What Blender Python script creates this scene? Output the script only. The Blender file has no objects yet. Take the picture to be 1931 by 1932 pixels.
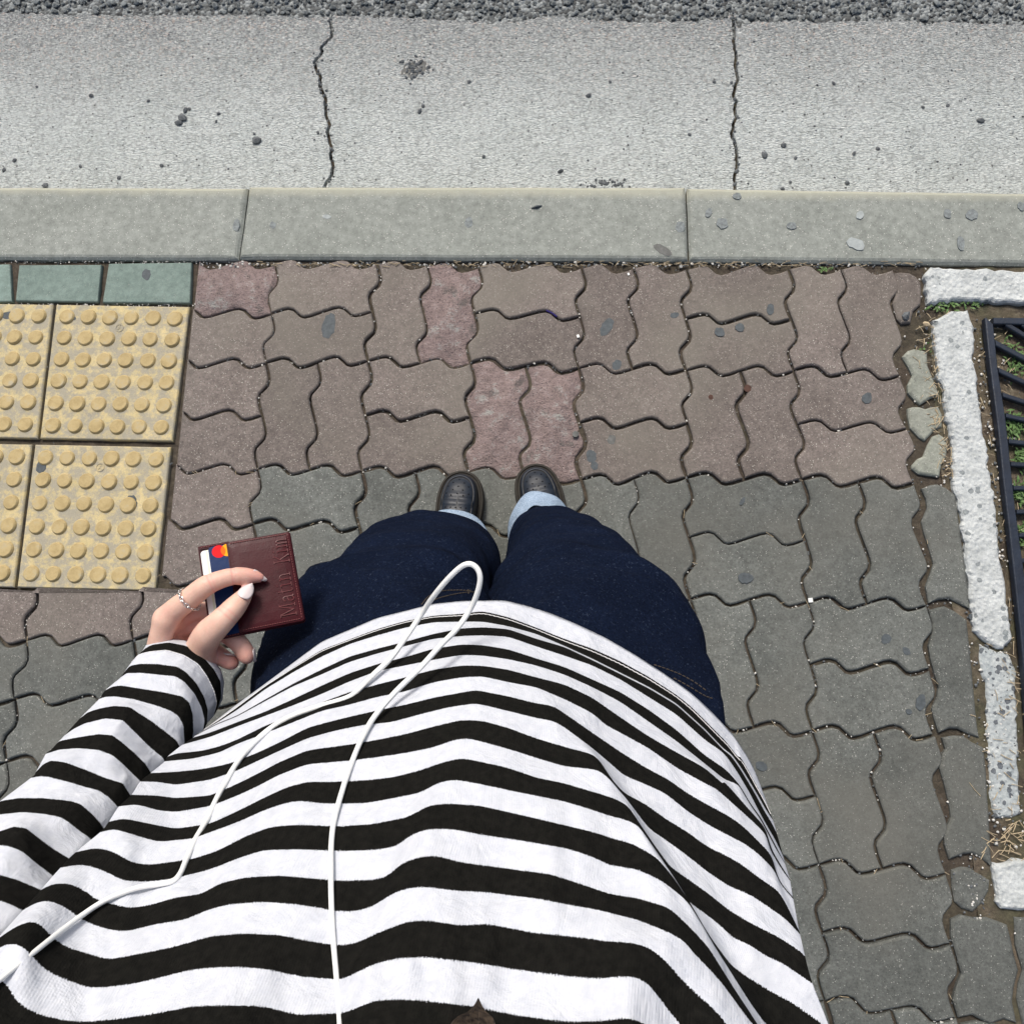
import bpy, bmesh, math, random
import numpy as np
from mathutils import Vector, Matrix, Euler
random.seed(7); rng = np.random.RandomState(7)
SC = bpy.context.scene
COL = SC.collection
# ---------------------------------------------------------------- camera, light, exposure
FOC = 0.75
CAM = np.array([0.63006285, -0.87567238, 1.53557752])
EUL = (0.20572017, 0.05126432, 0.03290195)
cd = bpy.data.cameras.new('camera'); cam = bpy.data.objects.new('camera', cd); COL.objects.link(cam)
cd.sensor_fit = 'HORIZONTAL'; cd.sensor_width = 36.0; cd.lens = 36.0 * FOC
cd.clip_start = 0.02; cd.clip_end = 200
cam.location = CAM; cam.rotation_euler = Euler(EUL, 'XYZ'); SC.camera = cam
SUN_EL, SUN_AZ = math.radians(54), math.radians(108)      # azimuth of the sun measured from +x towards +y
w = bpy.data.worlds.new('World'); SC.world = w; w.use_nodes = True
nt = w.node_tree; bg = nt.nodes['Background']
sky = nt.nodes.new('ShaderNodeTexSky'); sky.sky_type = 'NISHITA'; sky.sun_disc = False
sky.sun_elevation = SUN_EL; sky.sun_rotation = math.pi / 2 - SUN_AZ; sky.air_density = 1.0; sky.dust_density = 5.0; sky.ozone_density = 0.6
nt.links.new(sky.outputs[0], bg.inputs[0]); bg.inputs[1].default_value = 0.092
sl = bpy.data.lights.new('sun', 'SUN'); sl.energy = 2.1; sl.angle = math.radians(14); sl.color = (1, .96, .9)
so = bpy.data.objects.new('sun', sl); COL.objects.link(so)
sd = Vector((math.cos(SUN_EL) * math.cos(SUN_AZ), math.cos(SUN_EL) * math.sin(SUN_AZ), math.sin(SUN_EL)))
so.rotation_euler = sd.to_track_quat('Z', 'Y').to_euler(); so.location = (0, 3, 5)
SC.view_settings.view_transform = 'Standard'; SC.view_settings.look = 'None'
SC.view_settings.exposure = 0.55; SC.view_settings.gamma = 1
SC.render.resolution_x = 1023; SC.render.resolution_y = 1024
# ---------------------------------------------------------------- measuring: photo position -> place at a height
RM = np.array(Euler(EUL, 'XYZ').to_matrix())
WP = 1931.0
def ray(u, v):
    return RM @ np.array([(u - WP / 2) / (FOC * WP), -(v - WP / 2) / (FOC * WP), -1.0])
def at(u, v, z=0.0):
    d = ray(u, v); return CAM + d * (z - CAM[2]) / d[2]
def at_depth(u, v, dep): return CAM + ray(u, v) * dep
def cv(win, pts):
    ox, oy, s = WIN[win]; return [((ox + x / s) / 1.56552, (oy + y / s) / 1.56552) for x, y in pts]
WIN = {'A': (700, 1650, 2.41375), 'B': (1500, 1650, 2.41375), 'C': (1800, 2224, 2.41375), 'D': (0, 2200, 1.931), 'E': (1000, 2200, 1.931),
       'G': (0, 1500, 1.931), 'H': (400, 1500, 3.218), 'T1': (0, 0, 1.931), 'T2': (1000, 0, 1.931), 'T3': (2023, 0, 1.931), 'M1': (0, 700, 1.931),
       'M2': (1000, 700, 1.931), 'M3': (2023, 700, 1.931), 'R1': (2640, 760, 2.611), 'R2': (2640, 1500, 2.611), 'R3': (2023, 2200, 1.931), 'Q': (2023, 1400, 1.931)}
# ---------------------------------------------------------------- helpers
def tag(o, label=None, category=None, group=None, kind=None):
    if label: o['label'] = label
    if category: o['category'] = category
    if group: o['group'] = group
    if kind: o['kind'] = kind
    return o
def empty(name, loc=(0, 0, 0), **k):
    o = bpy.data.objects.new(name, None); COL.objects.link(o); o.location = loc; o.empty_display_size = .05
    return tag(o, **k)
def mesh(name, verts, faces, mat, parent=None, smooth=False, **k):
    me = bpy.data.meshes.new(name); me.from_pydata([tuple(map(float, p)) for p in verts], [], faces); me.update()
    if mat: me.materials.append(mat)
    if smooth: me.polygons.foreach_set('use_smooth', [True] * len(me.polygons))
    o = bpy.data.objects.new(name, me); COL.objects.link(o)
    if parent: o.parent = parent; o.matrix_parent_inverse = Matrix.Translation(-Vector(parent.location)) if parent.type == 'EMPTY' else Matrix()
    return tag(o, **k)
class MB:
    def __init__(s): s.v = []; s.f = []
    def add(s, v, f):
        n = len(s.v); s.v += [tuple(map(float, p)) for p in v]; s.f += [tuple(i + n for i in q) for q in f]
    def tube(s, pts, r, seg=10, cap=True):
        pts = np.array(pts, float); n = len(pts)
        rr = np.full(n, r) if np.isscalar(r) else np.array(r)
        T = np.gradient(pts, axis=0); T /= np.linalg.norm(T, axis=1)[:, None] + 1e-12
        a = np.cross(T[0], [0, 0, 1.0]);
        if np.linalg.norm(a) < .1: a = np.cross(T[0], [1.0, 0, 0])
        V = []
        for i in range(n):
            a = a - T[i] * a.dot(T[i]); a /= np.linalg.norm(a); b = np.cross(T[i], a)
            for k in range(seg):
                t = 2 * math.pi * k / seg; V.append(pts[i] + rr[i] * (math.cos(t) * a + math.sin(t) * b))
        F = [(i * seg + k, i * seg + (k + 1) % seg, (i + 1) * seg + (k + 1) % seg, (i + 1) * seg + k) for i in range(n - 1) for k in range(seg)]
        if cap: F += [tuple(range(seg))[::-1], tuple((n - 1) * seg + k for k in range(seg))]
        s.add(V, F)
    def box(s, c, sx, sy, sz, M=None):
        V = [np.array((x * sx / 2, y * sy / 2, z * sz / 2)) for x in (-1, 1) for y in (-1, 1) for z in (-1, 1)]
        if M is not None: V = [M @ p for p in V]
        s.add([p + np.array(c) for p in V], [(0, 1, 3, 2), (4, 6, 7, 5), (0, 4, 5, 1), (2, 3, 7, 6), (0, 2, 6, 4), (1, 5, 7, 3)])
    def rock(s, c, r, flat=.7):
        V = []; F = []
        q = [(0, 0, 1)] + [(math.cos(a), math.sin(a), .25) for a in np.arange(5) * 2 * math.pi / 5] + [(math.cos(a), math.sin(a), -.4) for a in (np.arange(5) + .5) * 2 * math.pi / 5]
        ro = random.random() * 6.28; cr, sr = math.cos(ro), math.sin(ro); ex = random.uniform(.6, 1)
        for x, y, z in q:
            k = r * random.uniform(.75, 1.15); x, y = x * k, y * k * ex
            V.append((c[0] + x * cr - y * sr, c[1] + x * sr + y * cr, c[2] + z * k * flat))
        for i in range(5):
            j = (i + 1) % 5; F += [(0, 1 + i, 1 + j), (1 + i, 6 + i, 1 + j), (1 + j, 6 + i, 6 + j)]
        s.add(V, F)
    def build(s, name, mat, parent=None, smooth=False, **k): return mesh(name, s.v, s.f, mat, parent, smooth, **k)
def catmull(P, n):
    P = np.array(P, float); Q = np.vstack([2 * P[0] - P[1], P, 2 * P[-1] - P[-2]]); out = []
    for i in range(1, len(Q) - 2):
        for t in np.arange(n) / n:
            a, b, c, d = Q[i - 1], Q[i], Q[i + 1], Q[i + 2]
            out.append(.5 * (2 * b + (c - a) * t + (2 * a - 5 * b + 4 * c - d) * t * t + (3 * b - a - 3 * c + d) * t ** 3))
    out.append(P[-1]); return np.array(out)
def vnoise(p, f, seed=0):
    """smooth value noise for arrays of points"""
    p = np.asarray(p, float) * f + seed * 17.3; i = np.floor(p).astype(int); t = p - i; t = t * t * (3 - 2 * t); out = 0
    for dx in (0, 1):
        for dy in (0, 1):
            for dz in (0, 1):
                h = (i[..., 0] + dx) * 374761393 + (i[..., 1] + dy) * 668265263 + (i[..., 2] + dz) * 1274126177 + seed * 9781
                h = (h ^ (h >> 13)) * 1274126177 & 0x7fffffff; h = ((h ^ (h >> 16)) % 10007) / 10007.0
                out = out + h * (t[..., 0] if dx else 1 - t[..., 0]) * (t[..., 1] if dy else 1 - t[..., 1]) * (t[..., 2] if dz else 1 - t[..., 2])
    return out * 2 - 1
# ---------------------------------------------------------------- materials
class NM:
    def __init__(s, name, rough=.85, spec=.3):
        s.m = bpy.data.materials.new(name); s.m.use_nodes = True; s.t = s.m.node_tree; s.b = s.t.nodes['Principled BSDF']
        s.b.inputs['Roughness'].default_value = rough; s.b.inputs['Specular IOR Level'].default_value = spec
        g = s.t.nodes.new('ShaderNodeNewGeometry'); s.pos = g.outputs['Position']
    def n(s, t, **k):
        q = s.t.nodes.new(t)
        for a, b in k.items(): setattr(q, a, b)
        return q
    def L(s, a, b): s.t.links.new(a, b)
    def noise(s, scale, detail=4, rough=.6, vec=None, dist=0):
        q = s.n('ShaderNodeTexNoise'); q.inputs['Scale'].default_value = scale; q.inputs['Detail'].default_value = detail
        q.inputs['Roughness'].default_value = rough; q.inputs['Distortion'].default_value = dist; s.L(vec or s.pos, q.inputs['Vector']); return q.outputs['Fac']
    def voro(s, scale, feature='F1', out='Distance', vec=None, rnd=1):
        q = s.n('ShaderNodeTexVoronoi'); q.feature = feature; q.inputs['Scale'].default_value = scale; q.inputs['Randomness'].default_value = rnd
        s.L(vec or s.pos, q.inputs['Vector']); return q.outputs[out]
    def ramp(s, fac, stops, mode='LINEAR'):
        q = s.n('ShaderNodeValToRGB'); q.color_ramp.interpolation = mode; e = q.color_ramp.elements
        for i, (p, c) in enumerate(stops):
            el = e[i] if i < 2 else e.new(p)
            el.position = p; c = (c, c, c) if np.isscalar(c) else c; el.color = (*c, 1)
        s.L(fac, q.inputs[0]); return q.outputs[0]
    def math(s, op, a, b=None, c=None):
        q = s.n('ShaderNodeMath', operation=op)
        for i, x in enumerate((a, b, c)):
            if x is None: continue
            if np.isscalar(x): q.inputs[i].default_value = x
            else: s.L(x, q.inputs[i])
        return q.outputs[0]
    def mix(s, fac, a, b, mode='MIX'):
        q = s.n('ShaderNodeMix', data_type='RGBA', blend_type=mode)
        for i, x in ((0, fac), (6, a), (7, b)):
            if np.isscalar(x): q.inputs[i].default_value = x
            elif isinstance(x, tuple): q.inputs[i].default_value = (*x, 1)
            else: s.L(x, q.inputs[i])
        return q.outputs[2]
    def rnd(s): return s.n('ShaderNodeObjectInfo').outputs['Random']
    def bump(s, h, st=.5, dist=.002, nrm=None):
        q = s.n('ShaderNodeBump'); q.inputs['Strength'].default_value = st; q.inputs['Distance'].default_value = dist; s.L(h, q.inputs['Height'])
        if nrm: s.L(nrm, q.inputs['Normal'])
        return q.outputs[0]
    def done(s, col, nrm=None, rough=None):
        if isinstance(col, tuple): s.b.inputs['Base Color'].default_value = (*col, 1)
        else: s.L(col, s.b.inputs['Base Color'])
        if nrm: s.L(nrm, s.b.inputs['Normal'])
        if rough is not None: s.L(rough, s.b.inputs['Roughness'])
        return s.m
def stone(name, c1, c2, speck=(.42, .41, .38), dark=.5, amt=.05, grain=500, bst=.5, warm=None, rv=.16, blot=9, arris=False):
    m = NM(name)
    big = m.ramp(m.noise(blot, 6, .65), [(.3, c1), (.7, c2)])
    fine = m.ramp(m.noise(grain * .42, 5, .8), [(.32, 1 - dark * .55), (.68, 1 + dark * .35)])
    col = m.mix(1.0, big, fine, 'MULTIPLY')
    mid = m.ramp(m.noise(60, 5, .7), [(.35, .80), (.65, 1.14)]); col = m.mix(1.0, col, mid, 'MULTIPLY')
    cells = m.voro(grain * 1.0, out='Color'); sep = m.n('ShaderNodeSeparateColor'); m.L(cells, sep.inputs[0])
    hit = m.math('MULTIPLY', m.math('GREATER_THAN', sep.outputs[0], 1 - amt), m.math('LESS_THAN', m.voro(grain * 1.0), .42))
    col = m.mix(hit, col, speck)
    hd = m.math('MULTIPLY', m.math('LESS_THAN', sep.outputs[0], amt * 1.3), m.math('LESS_THAN', m.voro(grain * 1.0), .5))
    col = m.mix(m.math('MULTIPLY', hd, .6), col, tuple(x * .35 for x in c1))
    r = m.ramp(m.rnd(), [(0, 1 - rv), (1, 1 + rv)]); col = m.mix(1.0, col, r, 'MULTIPLY')
    if warm: col = m.mix(m.ramp(m.noise(3.1, 2), [(.45, 0), (.7, .6)]), col, warm)
    if arris:   # colour turns pale cream towards the front edge of the kerb
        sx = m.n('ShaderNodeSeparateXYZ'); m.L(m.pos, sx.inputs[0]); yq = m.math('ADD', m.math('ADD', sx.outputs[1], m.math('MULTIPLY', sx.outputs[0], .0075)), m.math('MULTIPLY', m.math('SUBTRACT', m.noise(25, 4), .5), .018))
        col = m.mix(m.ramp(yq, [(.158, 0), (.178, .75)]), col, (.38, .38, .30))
    h = m.math('ADD', m.noise(grain * .8, 4, .75), m.math('MULTIPLY', m.noise(90, 4), .8))
    return m.done(col, m.bump(h, bst, .0012))
M = {}
M['paver_brown'] = stone('brown_paver', (.140, .119, .106), (.194, .167, .150), amt=.06, speck=(.44, .42, .37), warm=(.175, .162, .135), dark=.7)
M['paver_grey'] = stone('grey_paver', (.098, .105, .096), (.142, .150, .138), amt=.04, speck=(.36, .36, .33), warm=(.122, .120, .104), dark=.7)
M['paver_green'] = stone('green_paver', (.150, .205, .180), (.210, .275, .243), amt=.012, grain=700, dark=.25, bst=.25)
M['broken'] = stone('worn_grey_paver', (.20, .215, .18), (.29, .30, .255), amt=.02, rv=.08)
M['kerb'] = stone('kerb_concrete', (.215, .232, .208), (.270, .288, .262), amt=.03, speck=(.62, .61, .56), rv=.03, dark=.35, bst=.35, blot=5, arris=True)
def m_pink():
    m = NM('eroded_pink_paver', .95)
    c = m.ramp(m.noise(48, 9, .8), [(.33, (.19, .165, .155)), (.44, (.29, .222, .208)), (.56, (.37, .29, .272)), (.68, (.46, .40, .375))])
    p = m.ramp(m.noise(24, 8, .8), [(.55, 0), (.64, .8)]); c = m.mix(p, c, (.42, .43, .40)); p2 = m.ramp(m.noise(19, 6, .75), [(.36, .75), (.44, 0)]); c = m.mix(p2, c, (.13, .125, .115))
    pits = m.ramp(m.voro(170), [(.10, .3), (.30, 1)]); c = m.mix(.8, c, pits, 'MULTIPLY')
    h = m.math('ADD', m.math('MULTIPLY', m.noise(70, 8, .75), 1.6), m.noise(300, 3, .7))
    return m.done(c, m.bump(h, 1, .007))
M['pink'] = m_pink()
def m_conc():
    m = NM('gutter_concrete', .95)
    sx = m.n('ShaderNodeSeparateXYZ'); m.L(m.pos, sx.inputs[0])
    # traffic wear: the outer edge of the gutter is stripped to dark aggregate
    wy = m.math('ADD', sx.outputs[1], m.math('MULTIPLY', m.noise(4, 5, .7), .22))
    wear = m.ramp(m.math('MULTIPLY', m.math('SUBTRACT', wy, .56), 2.6), [(0, 0), (1, 1)])
    base = m.ramp(m.noise(7, 6, .65), [(.3, (.70, .75, .725)), (.7, (.79, .835, .81))])
    ag = m.voro(210, out='Color'); sp = m.n('ShaderNodeSeparateColor'); m.L(ag, sp.inputs[0])
    agc = m.ramp(sp.outputs[0], [(0, (.12, .13, .14)), (.3, (.30, .31, .32)), (.62, (.42, .43, .42)), (.85, (.62, .63, .61)), (.97, (.52, .40, .34))])
    col = m.mix(m.math('MULTIPLY', wear, .9), base, agc)
    sp2 = m.noise(105, 7, .85); col = m.mix(1.0, col, m.ramp(sp2, [(.36, .58), (.455, .99), (.66, 1.10)]), 'MULTIPLY')
    col = m.mix(1.0, col, m.ramp(m.voro(125), [(.3, 1.09), (.55, .98), (.8, .78)]), 'MULTIPLY')
    vc = m.voro(120, out='Color'); s3 = m.n('ShaderNodeSeparateColor'); m.L(vc, s3.inputs[0])
    dots = m.math('MULTIPLY', m.math('GREATER_THAN', s3.outputs[1], .975), m.math('LESS_THAN', m.voro(120), .3))
    col = m.mix(m.math('MULTIPLY', dots, .8), col, (.06, .06, .06))
    dirt = m.ramp(m.math('SUBTRACT', .235, sx.outputs[1]), [(0, 0), (.035, 1)]); dn = m.ramp(m.noise(22, 6, .8), [(.42, 0), (.62, .5)])
    col = m.mix(m.math('MULTIPLY', dirt, dn), col, (.14, .13, .11))
    mp = m.n('ShaderNodeMapping'); mp.inputs['Scale'].default_value = (1, 1.9, 1); m.L(m.pos, mp.inputs[0])
    h = m.math('ADD', m.math('MULTIPLY', m.noise(130, 6, .75, vec=mp.outputs[0]), 1.7), m.math('MULTIPLY', m.voro(170, 'SMOOTH_F1', vec=mp.outputs[0]), -.9))
    return m.done(col, m.bump(h, 1.0, .009))
M['concrete'] = m_conc()
def m_asph():
    m = NM('asphalt', .9)
    c = m.voro(120, out='Color'); s = m.n('ShaderNodeSeparateColor'); m.L(c, s.inputs[0])
    col = m.ramp(s.outputs[0], [(0, (.05, .052, .052)), (.5, (.12, .13, .13)), (.85, (.26, .28, .28))])
    return m.done(col, m.bump(m.voro(120), 1, -.006))
M['asphalt'] = m_asph()
def m_soil(name, a, b, c, moss=.8):
    m = NM(name, .97)
    col = m.ramp(m.noise(65, 8, .75), [(.3, a), (.5, b), (.72, c)])
    col = m.mix(m.ramp(m.noise(9, 3), [(.42, 0), (.62, moss)]), col, m.ramp(m.noise(90, 4), [(.4, (.055, .060, .035)), (.7, (.12, .12, .065))]))
    return m.done(col, m.bump(m.noise(220, 8, .8), 1, .006))
M['joint'] = m_soil('joint_sand', (.045, .036, .028), (.085, .068, .052), (.15, .125, .095), .25)
M['soil'] = m_soil('dry_soil', (.07, .055, .04), (.145, .115, .083), (.27, .23, .17))
M['white_edge'] = None
def m_white(name, c1, c2, dk, th):
    m = NM(name, .9)
    col = m.ramp(m.noise(30, 6, .7), [(.3, c1), (.7, c2)])
    vc = m.voro(75, out='Color'); s = m.n('ShaderNodeSeparateColor'); m.L(vc, s.inputs[0])
    sp = m.math('MULTIPLY', m.math('GREATER_THAN', s.outputs[0], th), m.math('LESS_THAN', m.math('ADD', m.voro(75), m.math('MULTIPLY', m.noise(200), .4)), .62))
    col = m.mix(m.math('MULTIPLY', sp, .85), col, dk)
    col = m.mix(1.0, col, m.ramp(m.noise(300, 4, .8), [(.3, .8), (.6, 1.05)]), 'MULTIPLY')
    h = m.math('ADD', m.math('MULTIPLY', m.voro(130, 'SMOOTH_F1'), -1.2), m.noise(90, 6, .8))
    return m.done(col, m.bump(h, .9, .0035))
M['white_edge'] = m_white('white_rough_concrete', (.38, .405, .40), (.60, .63, .62), (.20, .225, .23), .86)
M['granite'] = m_white('speckled_granite', (.30, .34, .35), (.50, .53, .52), (.075, .085, .10), .62)
def m_yellow():
    m = NM('yellow_tactile', .85)
    wear = m.ramp(m.noise(30, 8, .78), [(.42, 0), (.54, 1)])
    col = m.mix(m.math('MULTIPLY', wear, .85), m.ramp(m.noise(14, 4), [(.3, (.47, .39, .20)), (.7, (.58, .48, .26))]), (.30, .285, .235))
    col = m.mix(m.ramp(m.noise(7, 4), [(.6, 0), (.75, .5)]), col, (.20, .20, .18))
    col = m.mix(.8, col, m.ramp(m.noise(350, 3, .8), [(.3, .8), (.7, 1.1)]), 'MULTIPLY')
    return m.done(col, m.bump(m.noise(140, 6, .75), .55, .002))
M['yellow'] = m_yellow()
def m_dome():
    m = NM('yellow_dome', .8)
    col = m.ramp(m.noise(45, 5, .7), [(.3, (.33, .25, .115)), (.55, (.43, .335, .165)), (.75, (.38, .345, .25))])
    return m.done(col, m.bump(m.noise(220, 5, .7), .5, .0015))
M['dome'] = m_dome()
def plain(name, c, rough=.6, spec=.4, var=.15, sc=60, bst=.2, bd=.001, metal=0):
    m = NM(name, rough, spec); m.b.inputs['Metallic'].default_value = metal
    col = m.ramp(m.noise(sc, 4), [(.3, tuple(x * (1 - var) for x in c)), (.7, tuple(x * (1 + var) for x in c))])
    return m.done(col, m.bump(m.noise(sc * 4, 4), bst, bd))
M['gum_dark'] = plain('old_gum', (.070, .082, .088), .7, .3, .25, 120)
M['gum_soft'] = plain('faded_gum', (.175, .195, .195), .75, .2, .35, 160)
M['gum_pale'] = plain('pale_gum', (.30, .33, .325), .7, .3, .15, 120)
M['stain'] = plain('oil_stain', (.12, .122, .115), .8, .3, .3, 90)
M['rust'] = plain('rust_mark', (.07, .035, .025), .8, .3, .3, 90)
M['grit_light'] = plain('light_grit', (.55, .54, .50), .8, .3, .3, 300)
M['grit_dark'] = plain('dark_grit', (.11, .12, .125), .85, .3, .4, 300)
M['gravel'] = plain('road_gravel', (.16, .175, .175), .8, .3, .55, 70)
M['straw'] = plain('dry_straw', (.42, .34, .22), .8, .3, .25, 200)
M['grass'] = plain('weed_green', (.085, .155, .045), .6, .4, .35, 90)
M['iron'] = plain('painted_iron', (.012, .018, .030), .42, .5, .3, 50, .3, .002)
M['rubber'] = plain('dark_rubber', (.034, .031, .026), .7, .15, .2, 60)
M['leather'] = plain('black_leather', (.0075, .012, .020), .42, .28, .25, 60, .25, .001)
M['hole'] = plain('dark_hole', (.003, .003, .004), .9, .1)
M['wallet'] = None
def m_wallet():
    m = NM('burgundy_leather', .36, .22)
    col = m.ramp(m.noise(40, 5), [(.3, (.034, .0055, .008)), (.7, (.054, .0085, .012))])
    h = m.math('ADD', m.noise(700, 4, .6), m.math('MULTIPLY', m.noise(60, 3), .8))
    m.b.inputs['Specular IOR Level'].default_value = .13
    return m.done(col, m.bump(h, .25, .0007), m.ramp(m.noise(90, 4), [(.3, .27), (.7, .42)]))
M['wallet'] = m_wallet()
M['wallet_thread'] = plain('maroon_thread', (.17, .045, .045), .7)
M['card_blue'] = plain('blue_plastic', (.006, .022, .085), .4, .12, .05)
M['card_white'] = plain('white_plastic', (.72, .74, .70), .35, .5, .04)
M['card_tint'] = plain('pale_green_print', (.62, .68, .48), .4, .5, .04)
M['red'] = plain('red_print', (.72, .008, .012), .5, .1, .02)
M['orange'] = plain('orange_print', (.85, .13, .004), .5, .1, .02)
M['amber'] = plain('amber_print', (.88, .36, .01), .5, .1, .02)
M['silver'] = plain('silver', (.75, .74, .72), .18, .5, .03, metal=1)
M['cable'] = plain('white_cable', (.80, .81, .79), .35, .5, .02, bst=.05)
M['nail'] = plain('white_nail_polish', (.62, .545, .535), .16, .55, .02, bst=0)
M['seam'] = plain('pale_thread', (.72, .72, .72), .8, .2, .1)
M['jean_thread'] = plain('tan_thread', (.085, .068, .05), .8, .2, .2)
def m_skin():
    m = NM('skin', .46, .4)
    a = m.n('ShaderNodeAttribute'); a.attribute_name = 'flush'
    col = m.ramp(m.noise(70, 6, .65), [(.3, (.62, .395, .305)), (.7, (.71, .475, .375))])
    col = m.mix(m.math('MULTIPLY', a.outputs['Fac'], .8), col, (.68, .30, .26))
    col = m.mix(.35, col, m.ramp(m.noise(420, 3, .7), [(.3, .85), (.7, 1.08)]), 'MULTIPLY')
    m.b.inputs['Subsurface Weight'].default_value = .22; m.b.inputs['Subsurface Radius'].default_value = (.8, .3, .15); m.b.inputs['Subsurface Scale'].default_value = .006
    h = m.math('ADD', m.voro(900), m.noise(260, 5, .7))
    return m.done(col, m.bump(h, .22, .0006))
M['skin'] = m_skin()
def m_knit():
    m = NM('striped_knit', .95, .04)
    uv = m.n('ShaderNodeUVMap'); s = m.n('ShaderNodeSeparateXYZ'); m.L(uv.outputs[0], s.inputs[0])
    fz = m.math('MULTIPLY', m.math('SUBTRACT', m.noise(1500, 3, .7), .5), .16)
    rib = m.math('MULTIPLY', m.math('SINE', m.math('MULTIPLY', s.outputs[0], 1850.0)), .010)
    ph = m.math('ADD', m.math('ADD', s.outputs[1], fz), rib)
    q = m.math('MULTIPLY', m.math('FRACT', m.math('MULTIPLY', ph, .5)), 2.0)
    edge = m.math('MULTIPLY', m.math('ABSOLUTE', m.math('SUBTRACT', q, 1.0)), 1.0)   # not used for colour beyond the print itself
    blk = m.math('GREATER_THAN', q, 1.0)
    lint = m.ramp(m.noise(900, 4, .85, dist=1.5), [(.66, 0), (.76, .5)])
    black = m.mix(lint, m.ramp(m.noise(240, 4), [(.3, (.0055, .0055, .005)), (.7, (.0105, .0102, .009))]), (.05, .05, .05))
    white = m.ramp(m.noise(160, 5, .7), [(.3, (.475, .50, .555)), (.7, (.575, .595, .635))])
    col = m.mix(blk, white, black)
    ribh = m.math('SINE', m.math('MULTIPLY', s.outputs[0], 1850.0))
    h = m.math('ADD', m.math('MULTIPLY', ribh, .2), m.noise(1100, 4, .7))
    n1 = m.bump(h, .35, .0005); n2 = m.bump(m.noise(45, 4, .6, dist=.8), .45, .006, n1)
    return m.done(col, n2)
M['knit'] = m_knit()
def m_denim(name, a, b, fl):
    m = NM(name, .95, .03)
    mp = m.n('ShaderNodeMapping'); mp.inputs['Scale'].default_value = (1, 1, .35); mp.inputs['Rotation'].default_value = (.3, .5, .8); m.L(m.pos, mp.inputs[0])
    tw = m.noise(480, 5, .85, vec=mp.outputs[0])
    col = m.ramp(tw, [(.32, a), (.62, b)]); col = m.mix(m.ramp(m.noise(300, 4, .9), [(.60, 0), (.72, fl)]), col, (.13, .17, .26))
    col = m.mix(1., col, m.ramp(m.noise(12, 5, .7), [(.3, .75), (.7, 1.25)]), 'MULTIPLY')
    n1 = m.bump(tw, .5, .0008); n2 = m.bump(m.noise(28, 5, .6, dist=.8), .35, .008, n1)
    return m.done(col, n2)
M['denim'] = m_denim('dark_denim', (.0016, .0030, .0082), (.0058, .0100, .0245), .5)
M['denim_light'] = m_denim('light_denim_inside', (.11, .17, .25), (.34, .42, .52), .5)
def m_hair():
    m = NM('dark_brown_hair', .7, .1)
    return m.done(m.ramp(m.noise(300, 3), [(.35, (.010, .008, .008)), (.62, (.075, .055, .04))]))
M['hair'] = m_hair()
# ================================================================ SETTING
# --- module grid of the pavement, measured nodes
MOD = .225; AN = 1.07
NODES = [(0,.5,511,591),(0,1,501,683),(0,2,485,885),(1,1,693,680),(2,1,887,683),(3,1,1092,693.5),(1,2,682,889),(2,2,883.5,889),(3,2,1097,905),(4,2,1295.6,900),(4,1,1294,697),
 (5,1,1497.4,698.5),(5,2,1513.8,903.7),(6,1,1699,708),(6,2,1725.6,910),(4,3,1302,1131),(5,3,1524,1137),(6,3,1750.5,1142.5),(5,4,1533.8,1380.6),(6,4,1765.3,1387),(5,5,1545.3,1632),
 (6,5,1787,1648.5),(5,6,1557,1890),(6,6,1806.6,1921),(0,2.5,476,988),(0,3,473,1097),(-2,3.5,50,1209),(-2,4,26,1319),(0,0,516,494),(1,0,710,496),(2,0,901.8,500),(3,0,1097,503),(4,0,1295.6,506),(5,0,1487.5,506),(6,0,1686,506)]
NI = np.array([(a, b) for a, b, _, _ in NODES], float); NX = np.array([at(u, v)[:2] for _, _, u, v in NODES])
def basis(i, j): return np.stack([np.ones_like(i), i, j, i * j, i * i * .1, j * j * .1], -1)
CF, *_ = np.linalg.lstsq(basis(NI[:, 0], NI[:, 1]), NX, rcond=None); RES = NX - basis(NI[:, 0], NI[:, 1]) @ CF
def grid(i, j):
    i, j = np.float64(i), np.float64(j); d2 = (NI[:, 0] - i) ** 2 + (NI[:, 1] - j) ** 2; w_ = 1 / (d2 + .04) ** 1.5
    k = (w_[:, None] * RES).sum(0) / (w_.sum() + 1.2); return basis(i, j) @ CF + k
XK = [0, .12, .17, .22, .30, .34, .40, .50]; YK = [0, .038, .046, .034, -.036, -.046, -.034, 0]
def wave(t): return float(np.interp(t % .5, XK, YK))
WT = [0, .06, .12, .17, .22, .26, .30, .34, .40, .45]
def hedge(i0, i1, j):     # along a line of constant j, wavy
    ts = sorted({round(a + b, 4) for a in (-3, -2.5, -2, -1.5, -1, -.5, 0, .5, 1, 1.5, 2, 2.5, 3, 3.5, 4, 4.5, 5, 5.5, 6, 6.5, 7, 7.5) for b in WT if i0 + .024 < a + b < i1 - .024} | {i0, i1})
    return [(t, j - wave(t)) for t in ts]
def vedge(j0, j1, i):
    ts = sorted({round(a * .5 + b, 4) for a in range(-2, 20) for b in WT if j0 + .024 < a * .5 + b < j1 - .024} | {j0, j1})
    return [(i + wave(t), t) for t in ts]
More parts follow.
